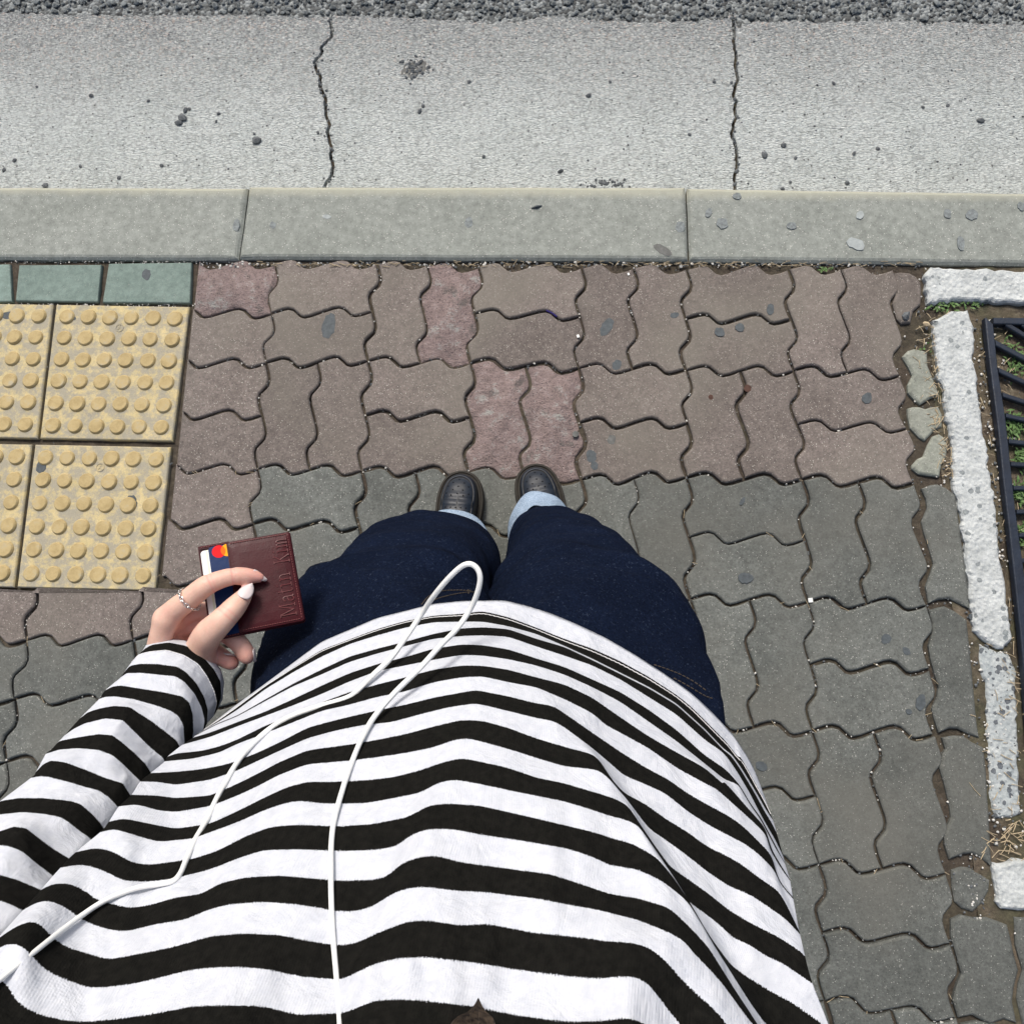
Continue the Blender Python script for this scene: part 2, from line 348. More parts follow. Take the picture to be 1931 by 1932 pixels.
def prism(outline, z0, z1, bev=.004, drop=.003, rings=0, rough=0, tilt=(0, 0), seed=0):
    """a slab whose top edge is chamfered; outline counter-clockwise"""
    P = np.array(outline, float); c = P.mean(0)
    def inset(P, d):
        n = len(P); T = np.roll(P, -1, 0) - np.roll(P, 1, 0); T /= np.linalg.norm(T, axis=1)[:, None] + 1e-9
        return P + np.stack([-T[:, 1], T[:, 0]], 1) * d
    A = np.sum(P[:, 0] * np.roll(P[:, 1], -1) - np.roll(P[:, 0], -1) * P[:, 1])
    if A < 0: P = P[::-1]
    L = [(P, z0), (P, z1 - drop), (inset(P, bev * .5), z1 - drop * .32), (inset(P, bev), z1)]
    for k in range(rings): L.append((c + (inset(P, bev) - c) * (1 - (k + 1) / (rings + .6)), z1))
    V = []; n = len(P)
    for Q, z in L:
        for q in Q:
            dz = tilt[0] * (q[0] - c[0]) + tilt[1] * (q[1] - c[1]); V.append([q[0], q[1], z + dz])
    V = np.array(V)
    if rough:
        nn = vnoise(V * [1, 1, 0], 45, seed) + .5 * vnoise(V * [1, 1, 0], 110, seed + 1); top = V[:, 2] > z1 - drop * 1.2
        V[top, 2] += nn[top] * rough - rough * .8
    F = [(a * n + k, a * n + (k + 1) % n, (a + 1) * n + (k + 1) % n, (a + 1) * n + k) for a in range(len(L) - 1) for k in range(n)]
    F.append(tuple((len(L) - 1) * n + k for k in range(n))); return V, F
ground = mesh('ground', [(-30, -30, -.045), (30, -30, -.045), (30, .03, -.045), (-30, .03, -.045)], [(0, 1, 2, 3)], M['joint'], kind='structure')
road = mesh('road', [(-30, .7, -.134), (30, .7, -.134), (30, 60, -.135), (-30, 60, -.135)], [(0, 1, 2, 3)], M['asphalt'], kind='structure')
# joint bed, uneven sheet just under the pavers
gx = np.linspace(-1.2, 2.4, 145); gy = np.linspace(-2.2, .035, 90)
V = [(x, y, 0) for y in gy for x in gx]; V = np.array(V); V[:, 2] = -.0095 + .0025 * vnoise(V, 30, 3) + .0015 * vnoise(V, 9, 4)
nx = len(gx); F = [(a * nx + b, a * nx + b + 1, (a + 1) * nx + b + 1, (a + 1) * nx + b) for a in range(len(gy) - 1) for b in range(nx - 1)]
bed = mesh('soil_bed', V, F, M['joint'], smooth=True, kind='structure')
pav = empty('pavement', kind='structure')
GAP = .0026
used = []
def paver(cells_outline, mat, rough=0, rings=0, z=None, nm='paver', lab=None, bev=.0036):
    o = np.array([grid(i, j) for i, j in cells_outline]); A = np.sum(o[:, 0] * np.roll(o[:, 1], -1) - np.roll(o[:, 0], -1) * o[:, 1])
    if A < 0: o = o[::-1]
    T = np.roll(o, -1, 0) - np.roll(o, 1, 0); T /= np.linalg.norm(T, axis=1)[:, None] + 1e-9
    o = o + np.stack([-T[:, 1], T[:, 0]], 1) * (GAP + random.uniform(-.0006, .0012))
    o = o + rng.uniform(-.0012, .0012, 2)
    z = random.uniform(-.0018, .0012) if z is None else z
    Vv, Ff = prism(o, -.05, z, bev, .0032, rings, rough, (random.uniform(-.007, .007), random.uniform(-.007, .007)), random.randint(0, 99))
    q = mesh(nm, Vv, Ff, mat, pav, smooth=bool(rough))
    if lab: q['label'] = lab
    return q
def rect(i0, i1, j0, j1, flatL=False, flatR=False, flatT=False, flatB=False):
    top = hedge(i0, i1, j0) if not flatT else [(i0, j0), (i1, j0)]
    bot = hedge(i0, i1, j1) if not flatB else [(i0, j1), (i1, j1)]
    rt = vedge(j0, j1, i1) if not flatR else [(i1, j0), (i1, j1)]
    lf = vedge(j0, j1, i0) if not flatL else [(i0, j0), (i0, j1)]
    # corners: keep both offsets
    def fix(p, i=None, j=None): return p
    o = [(x, y) for x, y in top[1:-1]]; tr = (rt[0][0], top[-1][1]); br = (rt[-1][0], bot[-1][1]); tl = (lf[0][0], top[0][1]); bl = (lf[-1][0], bot[0][1])
    return [tl] + o + [tr] + rt[1:-1] + [br] + bot[1:-1][::-1] + [bl] + lf[1:-1][::-1]
B, Gy, PK = M['paver_brown'], M['paver_grey'], M['pink']
def cell(i, j, mode, mats, **k):
    if mode == 'H':
        for a in (0, 1):
            m_ = mats[a]; paver(rect(i, i + 1, j + a * .5, j + a * .5 + .5, **k), m_, rough=.0022 if m_ is PK else 0, rings=0, z=-.004 if m_ is PK else None)
    else:
        for a in (0, 1):
            m_ = mats[a]; paver(rect(i + a * .5, i + a * .5 + .5, j, j + 1, **k), m_, rough=.0022 if m_ is PK else 0, rings=0, z=-.004 if m_ is PK else None)
for j in range(0, 9):
    for i in range(0, 6):
        mode = 'H' if (i + j) % 2 == 0 else 'V'
        base = B if j < 2 else Gy
        mm = [base, base]
        if (i, j) == (1, 0): mm = [B, PK]
        if (i, j) == (2, 1): mm = [PK, PK]
        cell(i, j, mode, mm)
# left column against the tactile tiles: halves cut straight on their left side
def tl_i(j):   # grid i of the tactile edge at row j
    return float(np.interp(j, [0, .5, 1, 2, 3.05], [-.795, -.79, -.80, -.79, -.84]))
for j2 in range(0, 6):
    j0, j1 = j2 * .5, j2 * .5 + .5
    oo = rect(tl_i((j0 + j1) / 2), 0, j0, j1, flatL=True)
    pk = j2 == 0
    paver(oo, PK if pk else B, rough=.0022 if pk else 0, rings=0, z=-.003 if pk else None)
for i in range(-3, 0):
    for j2 in range(6, 18):
        j0 = j2 * .5; ofs = 0
        o = rect(i, i + 1, j0, j0 + .5)
        if j2 == 6: o = [(x, max(y, 3.07)) for x, y in o]
        paver(o, B if j2 == 6 else Gy)
# right column: cut stones
def gi(u, v):
    """invert the grid for a photo position"""
    t = at(u, v)[:2]; p = np.array([3., 2.])
    for _ in range(25):
        e = grid(*p) - t; J = np.stack([(grid(p[0] + 1e-3, p[1]) - grid(*p)) / 1e-3, (grid(p[0], p[1] + 1e-3) - grid(*p)) / 1e-3], 1); p = p - np.linalg.solve(J, e)
    return tuple(p)
def poly_paver(win, pts, mat, z=0, lab=None, bev=.005, nm='paver', rings=0, rough=0):
    o = np.array([at(u, v)[:2] for u, v in cv(win, pts)]); A = np.sum(o[:, 0] * np.roll(o[:, 1], -1) - np.roll(o[:, 0], -1) * o[:, 1])
    if A < 0: o = o[::-1]
    Vv, Ff = prism(o, -.05, z, bev, .004, rings, rough, (random.uniform(-.008, .008), random.uniform(-.008, .008)), random.randint(0, 99)); q = mesh(nm, Vv, Ff, mat, pav)
    if lab: q['label'] = lab
    return q
poly_paver('R1', [(2, 112), (60, 108), (120, 112), (170, 140), (210, 190), (214, 300), (205, 360), (150, 410), (128, 500), (60, 505), (25, 470), (5, 400), (-8, 350), (20, 270), (15, 190)], B)
poly_paver('R1', [(66, 760), (110, 715), (160, 700), (215, 710), (258, 725), (262, 830), (300, 920), (352, 1060), (290, 1078), (205, 1132), (165, 1095), (112, 1040), (108, 980), (145, 905), (120, 850), (90, 800)], M['broken'], lab='broken piece of grey paver, narrow waisted')
poly_paver('R1', [(108, 1160), (150, 1148), (200, 1150), (245, 1165), (290, 1150), (345, 1148), (375, 1210), (372, 1305), (320, 1325), (240, 1412), (200, 1385), (130, 1310), (112, 1230)], M['broken'], lab='broken piece of grey paver, pointed at the bottom')
poly_paver('R1', [(140, 1600), (185, 1550), (230, 1530), (262, 1440), (300, 1375), (350, 1358), (392, 1385), (418, 1450), (405, 1530), (368, 1600), (352, 1690), (280, 1680), (190, 1665), (140, 1625)], M['broken'], lab='broken piece of grey paver, leaning to the right')
poly_paver('Q', [(1352, 80), (1400, 60), (1440, 55), (1490, 75), (1545, 118), (1562, 250), (1590, 460), (1612, 620), (1625, 768), (1570, 740), (1510, 708), (1450, 715), (1392, 735), (1375, 640), (1405, 560), (1420, 510), (1400, 440), (1365, 330), (1350, 270), (1385, 190), (1378, 140)], Gy)
poly_paver('Q', [(1392, 775), (1440, 760), (1480, 752), (1540, 780), (1610, 830), (1622, 950), (1640, 1130), (1655, 1300), (1668, 1430), (1680, 1505), (1620, 1485), (1560, 1452), (1510, 1450), (1450, 1475), (1425, 1400), (1410, 1340), (1440, 1270), (1450, 1220), (1430, 1150), (1405, 1060), (1392, 980), (1415, 900), (1415, 850)], Gy)
poly_paver('Q', [(1470, 1505), (1540, 1492), (1590, 1495), (1640, 1530), (1705, 1560), (1720, 1700), (1728, 1850), (1735, 1931), (1740, 2020), (1750, 2235), (1700, 2200), (1640, 2165), (1590, 2170), (1510, 2200), (1485, 2120), (1480, 2050), (1520, 1960), (1510, 1880), (1480, 1760), (1455, 1680), (1470, 1600), (1490, 1570)], Gy)
poly_paver('R3', [(1525, 718), (1580, 700), (1630, 705), (1690, 740), (1745, 775), (1740, 840), (1700, 910), (1650, 960), (1590, 940), (1545, 900), (1530, 820)], Gy, z=-.002, rings=3, rough=.0012)
poly_paver('R3', [(1520, 1000), (1580, 975), (1650, 990), (1720, 985), (1790, 1010), (1840, 1030), (1862, 1110), (1880, 1200), (1905, 1290), (1880, 1390), (1870, 1470), (1895, 1591), (1820, 1570), (1740, 1600), (1640, 1545), (1560, 1560), (1530, 1460), (1555, 1370), (1580, 1310), (1550, 1200), (1520, 1100)], Gy)
poly_paver('R3', [(1880, 985), (1990, 990), (2160, 1010), (2200, 1300), (2230, 1600), (1930, 1600), (1895, 1450), (1905, 1370), (1930, 1290), (1890, 1150)], Gy)
for (a, b, c_, d_) in ((1580, 1600, 1900, 2200), (1925, 1625, 2240, 2200)):
    poly_paver('R3', [(a, b), (a + 90, b - 20), (c_, b + 20), (c_ + 20, d_), (a + 10, d_)], Gy)
# --- tactile tiles, green pavers
def tile(P4, nm, label, domes=True):
    """P4: four photo corners tl,tr,br,bl"""
    c = [at(u, v)[:2] for u, v in P4]; o = np.array(c)[::-1]
    Vv, Ff = prism(o, -.05, .001, .004, .003); t = mesh(nm, Vv, Ff, M['yellow'], pav)
    global DM
    for r in range(6):
        for q in range(6):
            s_, t_ = .095 + .162 * q, .095 + .162 * r
            p = (1 - t_) * ((1 - s_) * c[0] + s_ * c[1]) + t_ * ((1 - s_) * c[3] + s_ * c[2])
            if p[0] < -1.05: continue
            d = bpy.data.objects.new('dome', DM); COL.objects.link(d); d.parent = t; d.location = (p[0] + rng.uniform(-.0008, .0008), p[1] + rng.uniform(-.0008, .0008), .0009)
            d.rotation_euler = (rng.uniform(-.03, .03), rng.uniform(-.03, .03), rng.uniform(0, 6)); k = rng.uniform(.94, 1.04); d.scale = (k, k, rng.uniform(.8, 1.05))
    return t
V = []; n = 18
for r, z in ((.0180, 0), (.0172, .0022), (.0152, .0048), (.0143, .0054)):
    V += [(r * math.cos(2 * math.pi * k / n), r * math.sin(2 * math.pi * k / n), z) for k in range(n)]
F = [(a * n + k, a * n + (k + 1) % n, (a + 1) * n + (k + 1) % n, (a + 1) * n + k) for a in range(3) for k in range(n)] + [tuple(3 * n + k for k in range(n))]
DM = bpy.data.meshes.new('dome'); DM.from_pydata(V, [], F); DM.materials.append(M['dome'])
D0 = [(106, 574), (359, 578), (325, 831), (76, 827)]
def ext(P, q, s):   # neighbours by photo measurement
    return P
tile([(106, 574), (357, 578), (325, 832), (75, 827)], 'tactile_tile', '')
tile([(66, 838), (322, 843), (292, 1114), (32, 1108)], 'tactile_tile', '')
tile([(-146, 570), (100, 574), (70, 827), (-180, 822)], 'tactile_tile', '')
tile([(-188, 834), (60, 838), (26, 1108), (-226, 1102)], 'tactile_tile', '')
# faint maker's marks moulded in the two full tiles
for (u, v, r) in ((353, 968, 14), (296, 1380, 14)):
    c = at(u / 1.5655, v / 1.5655, .0014); b = MB()
    b.tube([c + .0085 * np.array((math.cos(a), math.sin(a), 0)) for a in np.linspace(0, 6.28, 20)], .0009, 5, False)
    b.tube([c + .0085 * np.array((-.6, .6, 0)), c + .0085 * np.array((0, .1, 0)), c + .0085 * np.array((.6, -.6, 0))], .0008, 5)
    b.tube([c + .0085 * np.array((-.5, -.5, 0)), c, c + .0085 * np.array((.1, .75, 0))], .0008, 5); b.build('moulded_mark', M['yellow'], pav)
for pts in ([(-150, 500), (18, 497), (22, 568), (-165, 570)], [(56 / 1.0 - 20, 499), (191, 498), (184, 569), (29, 567)], [(205, 496), (361, 494), (358, 571), (193, 570)]):
    o = np.array([at(u, v)[:2] for u, v in pts])[::-1]; Vv, Ff = prism(o, -.05, .0, .003, .0025, tilt=(random.uniform(-.006, .006), 0)); mesh('green_brick', Vv, Ff, M['paver_green'], pav)
# --- kerb stones
kerb = empty('kerb', kind='structure')
def yy(u, v): return at(u, v)[:2]
KB = [((-200, 488), (450, 490), (468, 354), (-200, 352)), ((452, 488), (1297, 492), (1292, 353), (471, 352)), ((1300, 492), (2500, 506), (2500, 372), (1295, 354))]
for q in KB:
    o = [yy(*p) for p in q]; e = []
    for a in range(4):
        p0, p1 = np.array(o[a]), np.array(o[(a + 1) % 4]); n = 24 if a in (0, 2) else 5
        for k in range(n):
            t = k / n; p = p0 + (p1 - p0) * t; jit = .0012 if a == 0 else .0010
            nn = vnoise(np.array([[p[0], p[1], 0]]), 40, 5)[0] * jit; e.append(p + np.array([0, nn]) if a in (0, 2) else p + np.array([nn, 0]))
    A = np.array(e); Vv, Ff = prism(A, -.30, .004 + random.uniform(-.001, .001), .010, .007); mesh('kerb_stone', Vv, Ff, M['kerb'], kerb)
# --- gutter slabs: broken along their joints and along the road edge
GZ = -.12
def gp(u, v, z=GZ): return at(u, v, z)[:2]
J1 = cv('T1', [(1887, 92), (1892, 140), (1893, 200), (1840, 262), (1835, 300), (1798, 345), (1812, 400), (1826, 430), (1828, 490), (1852, 540), (1858, 600), (1862, 660), (1880, 700), (1870, 750), (1882, 800), (1893, 850), (1885, 880), (1902, 940), (1885, 1010), (1850, 1062), (1840, 1120)])
J2 = cv('T3', [(262, 60), (272, 90), (278, 150), (276, 230), (290, 320), (285, 380), (297, 440), (292, 480), (272, 530), (290, 570), (280, 610), (292, 660), (276, 710), (266, 770), (282, 800), (288, 860), (298, 930), (286, 1000), (280, 1080), (280, 1150)])
def jag(P, amp, n, seed):
    P = catmull(P, 12); d = np.r_[0, np.cumsum(np.linalg.norm(np.diff(P, axis=0), axis=1))]; m_ = max(3, int(d[-1] / 5.0))
    x = np.linspace(0, d[-1], m_); Q = np.stack([np.interp(x, d, P[:, 0]), np.interp(x, d, P[:, 1])], 1); T = np.gradient(Q, axis=0); T /= np.linalg.norm(T, axis=1)[:, None]
    r = np.random.RandomState(seed).uniform(-amp, amp, m_); r[0] = r[-1] = 0; return [tuple(q) for q in Q + np.stack([-T[:, 1], T[:, 0]], 1) * r[:, None]]
E1 = jag([(-300, 16), (0, 22), (140, 27), (290, 29), (460, 28), (603, 32)], 2.2, 22, 1)
E2 = jag([(627, 28), (770, 33), (880, 38), (930, 42), (980, 39), (1040, 30), (1120, 36), (1260, 41), (1372, 34)], 2.6, 12, 2)
E3 = jag([(1392, 52), (1415, 42), (1480, 40), (1560, 40), (1720, 38), (1745, 48), (1790, 40), (1931, 44), (2400, 46)], 2.6, 12, 3)
J1j = jag(J1, 1.3, 3, 4); J2j = jag(J2, 1.6, 3, 5)
gut = empty('gutter', kind='structure')
def slab(outl):
    o = np.array([gp(u, v) for u, v in outl]); A = np.sum(o[:, 0] * np.roll(o[:, 1], -1) - np.roll(o[:, 0], -1) * o[:, 1])
    if A < 0: o = o[::-1]
    Vv, Ff = prism(o, GZ - .2, GZ, .0012, .0015); mesh('concrete_slab', Vv, Ff, M['concrete'], gut)
slab(E1 + [(u - 4.0, v) for u, v in J1j] + [(-300, 400)])
slab(E2 + [(u - 3.0, v) for u, v in J2j] + [(u + 2.0, v) for u, v in J1j][::-1])
slab(E3 + [(2500, 420)] + [(u + 3.0, v) for u, v in J2j][::-1])
mesh('gutter_bed', [(-3, .02, GZ - .016), (5, .02, GZ - .016), (5, 1.2, GZ - .016), (-3, 1.2, GZ - .016)], [(0, 1, 2, 3)], M['joint'], kind='structure')
def blob(c, rx, ry, z, mat, name, parent, rot=0, n=18, amp=.18, th=.0003, pw=0):
    V = [(c[0], c[1], z + th)]; ph = random.random() * 6
    for k in range(n):
        a = 2 * math.pi * k / n; r = 1 + amp * math.sin(2 * a + ph) * .6 + amp * random.uniform(-.6, .6)
        x, y = rx * r * math.cos(a), ry * r * math.sin(a); V.append((c[0] + x * math.cos(rot) - y * math.sin(rot), c[1] + x * math.sin(rot) + y * math.cos(rot), z + th * .8))
    m_ = len(V); V += [(c[0] + (p[0] - c[0]) * 1.0, c[1] + (p[1] - c[1]) * 1.0, z - .003) for p in V[1:]]
    F = [(0, 1 + k, 1 + (k + 1) % n) for k in range(n)] + [(1 + k, m_ + k, m_ + (k + 1) % n, 1 + (k + 1) % n) for k in range(n)]
    return mesh(name, V, F, mat, parent)
# gum spots: (u, v, rx, ry px, rot, dark)
def spots(L, z, parent):
    for u, v, rx, ry, rot, dk in L:
        c = at(u, v, z); s = 1.53 / 1448
        blob(c, rx * s, ry * s, z, M[dk], 'gum_spot', parent, -rot)
spots([(515, 424, 6, 9, 0, 'gum_soft'), (446, 424, 7, 16, .1, 'gum_soft'), (1362, 420, 11, 13, .4, 'gum_soft'), (1390, 369, 8, 8, 0, 'gum_soft'), (1336, 400, 7, 10, .5, 'gum_soft'), (1493, 425, 9, 9, 0, 'gum_soft'),
       (1614, 459, 17, 13, .5, 'gum_pale'), (1622, 405, 8, 9, 0, 'gum_pale'), (1787, 402, 7, 12, -.1, 'gum_soft'), (1833, 404, 11, 13, 0, 'gum_soft'), (1812, 458, 8, 15, 0, 'gum_soft'), (884, 419, 9, 11, 0, 'gum_soft'),
       (1283, 427, 9, 14, 0, 'gum_soft'), (1250, 471, 20, 10, .5, 'stain'), (1926, 388, 7, 10, 0, 'gum_soft'), (616, 408, 9, 5, 0, 'gum_pale')], .0052, kerb)
spots([(620, 614, 13, 30, .15, 'gum_dark'), (1144, 616, 12, 19, .6, 'gum_dark'), (1163, 688, 10, 11, 0, 'gum_dark'), (1115, 860, 11, 12, .3, 'gum_dark'), (1121, 878, 8, 8, 0, 'gum_dark'), (1357, 626, 9, 11, 0, 'gum_dark'),
       (1395, 617, 10, 8, 0, 'gum_dark'), (1453, 583, 8, 11, 0, 'gum_dark'), (1635, 750, 10, 11, .2, 'gum_dark'), (1272, 594, 8, 7, 0, 'gum_dark'), (1342, 750, 6, 7, 0, 'rust'), (1410, 732, 8, 7, 0, 'rust'),
       (1406, 1090, 13, 11, 0, 'gum_dark'), (1671, 1205, 9, 9, .5, 'gum_dark'), (1709, 1228, 7, 7, 0, 'gum_dark'), (1736, 1325, 8, 15, .2, 'gum_dark'), (1436, 1445, 10, 8, 0, 'gum_dark'), (1714, 1342, 5, 5, 0, 'gum_dark'),
       (1400, 945, 4, 8, .4, 'gum_dark'), (276, 517, 9, 14, 0, 'gum_dark'), (188, 1135, 11, 13, 0, 'gum_dark'), (1085, 818, 7, 6, 0, 'stain'), (1153, 829, 9, 9, 0, 'stain'), (1832, 1163, 5, 5, 0, 'gum_dark')], .0002, pav)
spots([(16, 594, 14, 9, 0, 'gum_dark'), (248, 948, 13, 14, 0, 'gum_dark'), (78, 880, 12, 12, 0, 'gum_dark'), (67, 680, 11, 7, 0, 'gum_dark'), (140, 600, 4, 4, 0, 'gum_dark')], .0012, pav)
# road edge gravel, pothole, loose stones
b = MB()
for _ in range(2300):
    u = random.uniform(-120, 2050); v = random.uniform(-70, float(np.interp(u, [0, 600, 900, 1400, 1931], [22, 26, 36, 36, 42]))); r = random.choice((.003, .004, .006, .006, .009)) * random.uniform(.6, 1.1)
    c = at(u, v, -.132); b.rock((c[0], c[1], -.132 + r * .3), r)
b.build('road_gravel', M['gravel'], smooth=False, kind='stuff', label='loose dark gravel along the broken road edge', category='gravel')
b = MB(); b2 = MB()
def dark_stones(L):
    for (u, v, r) in L:
        c = at(u, v, GZ); b.rock((c[0], c[1], GZ + r * .25), r)
dark_stones([(485, 265, .012), (480, 252, .004), (345, 222, .012), (350, 208, .008), (338, 232, .010), (357, 205, .006), (413, 214, .006), (408, 229, .005), (173, 180, .007), (792, 210, .008), (798, 200, .006), (28, 302, .007), (8, 320, .006),
    (86, 350, .008), (152, 314, .005), (305, 312, .006), (225, 335, .006), (1848, 227, .010), (1787, 198, .005), (1740, 202, .005), (1441, 292, .009), (1478, 274, .008), (1500, 298, .005), (1610, 289, .006), (1655, 280, .006), (1572, 157, .006),
    (1541, 160, .004), (1346, 154, .005), (1597, 345, .006), (1475, 356, .006), (1490, 343, .005), (912, 295, .006), (1057, 323, .008), (1110, 180, .007), (600, 250, .005), (280, 190, .005), (70, 163, .004), (1300, 253, .005), (590, 135, .003), (885, 154, .006), (1150, 154, .005)])
for _ in range(190):
    u, v = random.uniform(-60, 1990), random.uniform(60, 350); dark_stones([(u, v, random.uniform(.0012, .0032))])
for _ in range(60):
    a = random.gauss(0, 12); dark_stones([(783 + a, 128 + random.gauss(0, 11), random.uniform(.002, .006))])
for _ in range(90):
    k = random.choice(J1 + J2); dark_stones([(k[0] + random.gauss(0, 4), k[1] + random.uniform(-14, 14), random.uniform(.0015, .005))])
for _ in range(60): dark_stones([(1140 + random.gauss(0, 22), 346 + random.gauss(0, 4), random.uniform(.0015, .005))])
b.build('loose_stones', M['grit_dark'], kind='stuff', label='small dark stones scattered on the concrete gutter', category='stones')
blob(at(783, 128, GZ), .026, .027, GZ, M['stain'], 'pothole_stain', gut, amp=.5, n=26, th=.0004)
for _ in range(30):
    u, v = 783 + random.gauss(0, 15), 128 + random.gauss(0, 14); c = at(u, v, GZ + .001); b2.rock((c[0], c[1], c[2]), random.uniform(.001, .006))
# --- right side: rough white edging, granite, soil
def edging(name, win, pts, mat, z, label, cat='edging', grp=None, step=.008, amp=.004, seed=0):
    P = np.array([at(u, v, z)[:2] for u, v in cv(win, pts)]); out = []
    for a in range(len(P)):
        p, q = P[a], P[(a + 1) % len(P)]; n = max(1, int(np.linalg.norm(q - p) / step)); nn = np.array([-(q - p)[1], (q - p)[0]]); nn /= np.linalg.norm(nn) + 1e-9
        for k in range(n):
            x = p + (q - p) * k / n; out.append(x + nn * amp * (vnoise(np.array([[x[0], x[1], 0]]), 70, seed)[0] + .6 * vnoise(np.array([[x[0], x[1], 0]]), 190, seed + 1)[0]))
    o = np.array(out); A = np.sum(o[:, 0] * np.roll(o[:, 1], -1) - np.roll(o[:, 0], -1) * o[:, 1])
    if A < 0: o = o[::-1]
    Vv, Ff = prism(o, -.05, z, .006, .006); c = o.mean(0)
    return mesh(name, Vv, Ff, mat, label=label, category=cat, group=grp)
edging('edging_block', 'R1', [(250, 110), (290, 72), (600, 80), (1000, 92), (1500, 110), (1500, 350), (1000, 346), (600, 325), (420, 330), (265, 345), (248, 240)], M['white_edge'], .008, 'rough white concrete edging block running along the kerb, above the grate corner', grp='rough edging around the tree pit')
edging('edging_block', 'R1', [(300, 468), (370, 445), (450, 400), (575, 396), (600, 470), (630, 600), (612, 780), (640, 900), (660, 1150), (690, 1280), (720, 1440), (730, 1620), (770, 1800), (780, 1930), (800, 2090), (830, 2350), (870, 2500), (890, 2800), (915, 2935), (850, 3030), (780, 3010), (700, 2955), (620, 2880), (600, 2700), (580, 2450), (545, 2230), (520, 2000), (500, 1900), (465, 1750), (460, 1550), (445, 1400), (410, 1220), (400, 1060), (350, 900), (330, 700)], M['white_edge'], .006, 'long rough white concrete edging strip beside the black grate', grp='rough edging around the tree pit', seed=3)
edging('edging_block', 'R2', [(655, 1050), (760, 1075), (880, 1120), (945, 1230), (955, 1600), (965, 1931), (975, 2200), (980, 2370), (790, 2400), (740, 2200), (722, 1900), (715, 1600), (700, 1350), (655, 1280)], M['granite'], -.002, 'speckled grey granite edging strip below the white strip', grp='rough edging around the tree pit', seed=5)
edging('edging_block', 'R3', [(1760, 680), (1850, 665), (2100, 660), (2120, 945), (1850, 945), (1780, 900), (1770, 800)], M['white_edge'], .004, 'short rough white edging block at the right edge of the frame', grp='rough edging around the tree pit', seed=7)
V = []; gx = np.linspace(at(1745, 500)[0], 2.6, 70); gy = np.linspace(-2.2, .02, 110)
V = np.array([(x, y, 0) for y in gy for x in gx]); V[:, 2] = -.0075 + .004 * vnoise(V, 22, 8) + .0025 * vnoise(V, 70, 9)
F = [(a * 70 + b_, a * 70 + b_ + 1, (a + 1) * 70 + b_ + 1, (a + 1) * 70 + b_) for a in range(109) for b_ in range(69)]
xs = at(1745, 500)[0]
mesh('tree_pit_soil', V, F, M['soil'], smooth=True, kind='structure')
# --- tree grate
gr = empty('tree_grate', at(1895, 800, 0), label='black iron tree grate with slanting bars at the right edge', category='grate')
def strip2(win, L, R, name, z0=.0, z1=.014):
    a = [at(u, v, z1)[:2] for u, v in cv(win, L)]; b_ = [at(u, v, z1)[:2] for u, v in cv(win, R)]
    Vv, Ff = prism(np.array(a + b_[::-1]), z0, z1, .002, .002); mesh(name, Vv, Ff, M['iron'], gr)
strip2('R1', [(700, 462), (735, 800), (800, 1300), (840, 1700), (868, 1931), (920, 2400), (975, 2900), (1050, 3800)], [(766, 512), (800, 850), (862, 1250), (905, 1650), (935, 1931), (1000, 2400), (1060, 2900), (1130, 3800)], 'frame_bar')
strip2('R1', [(766, 460), (1000, 462), (1560, 468)], [(766, 511), (1000, 515), (1560, 520)], 'frame_bar')
for (x0, y0, x1, y1, wd) in [(860, 505, 1500, 900, 42), (985, 512, 1400, 800, 30), (782, 655, 1500, 1030, 46), (806, 865, 1500, 1190, 40), (836, 1055, 1500, 1270, 38), (862, 1215, 1500, 1360, 36), (884, 1415, 1500, 1480, 36), (900, 1590, 1500, 1620, 36), (920, 1775, 1500, 1780, 36), (945, 1960, 1500, 1940, 36), (965, 2140, 1500, 2100, 36)]:
    strip2('R1', [(x0, y0 - wd / 2), (x1, y1 - wd / 2)], [(x0, y0 + wd / 2), (x1, y1 + wd / 2)], 'slanting_bar', .001, .012)
for y_ in range(2320, 3800, 180): strip2('R1', [(985 + (y_ - 2320) * .085, y_), (1500, y_ - 60)], [(985 + (y_ - 2320) * .085, y_ + 36), (1500, y_ - 24)], 'slanting_bar', .001, .012)
strip2('R1', [(1498, 515), (1498, 3800)], [(1560, 515), (1560, 3800)], 'frame_bar'); strip2('R1', [(1050, 3798), (1560, 3798)], [(1055, 3860), (1560, 3860)], 'frame_bar')
# --- grit, straw, weeds
b = MB()
def joint_pts(n):
    out = []
    for _ in range(n):
        i, j = random.uniform(-2.6, 6.1), random.uniform(0, 7.6)
        ci, cj = math.floor(i), math.floor(j); H = (ci + cj) % 2 == 0
        if random.random() < .5: jj = round(j * (2 if H and ci >= 0 else 1)) / (2 if H and ci >= 0 else 1); out.append((i, jj - wave(i)))
        else: ii = round(i * (1 if H else 2)) / (1 if H else 2); out.append((ii + wave(j), j))
    return out
ds = MB()
for i, j in joint_pts(2600):
    p = grid(i, j) + rng.normal(0, .0014, 2); (b2 if random.random() < .35 else ds).rock((p[0], p[1], -.0045), random.choice((.0007, .001, .0013, .0018)) * random.uniform(.7, 1.4) * 1.1)
for _ in range(420):   # seam along the kerb
    p = at(random.uniform(370, 1740), random.gauss(497, 3.2)); (b2 if random.random() < .4 else ds).rock((p[0], p[1], -.004), random.uniform(.0012, .0045) * random.uniform(.5, 1))
for _ in range(240):
    p = at(random.uniform(-10, 370), random.choice((random.gauss(492, 2), random.gauss(573, 2)))); (b2 if random.random() < .5 else ds).rock((p[0], p[1], -.004), random.uniform(.0008, .002))
for _ in range(500):
    v = random.uniform(500, 1900); u = 1745 + (v - 500) * .085 + random.gauss(0, 22); p = at(u, v); (b2 if random.random() < .4 else ds).rock((p[0], p[1], -.003), random.uniform(.0008, .003))
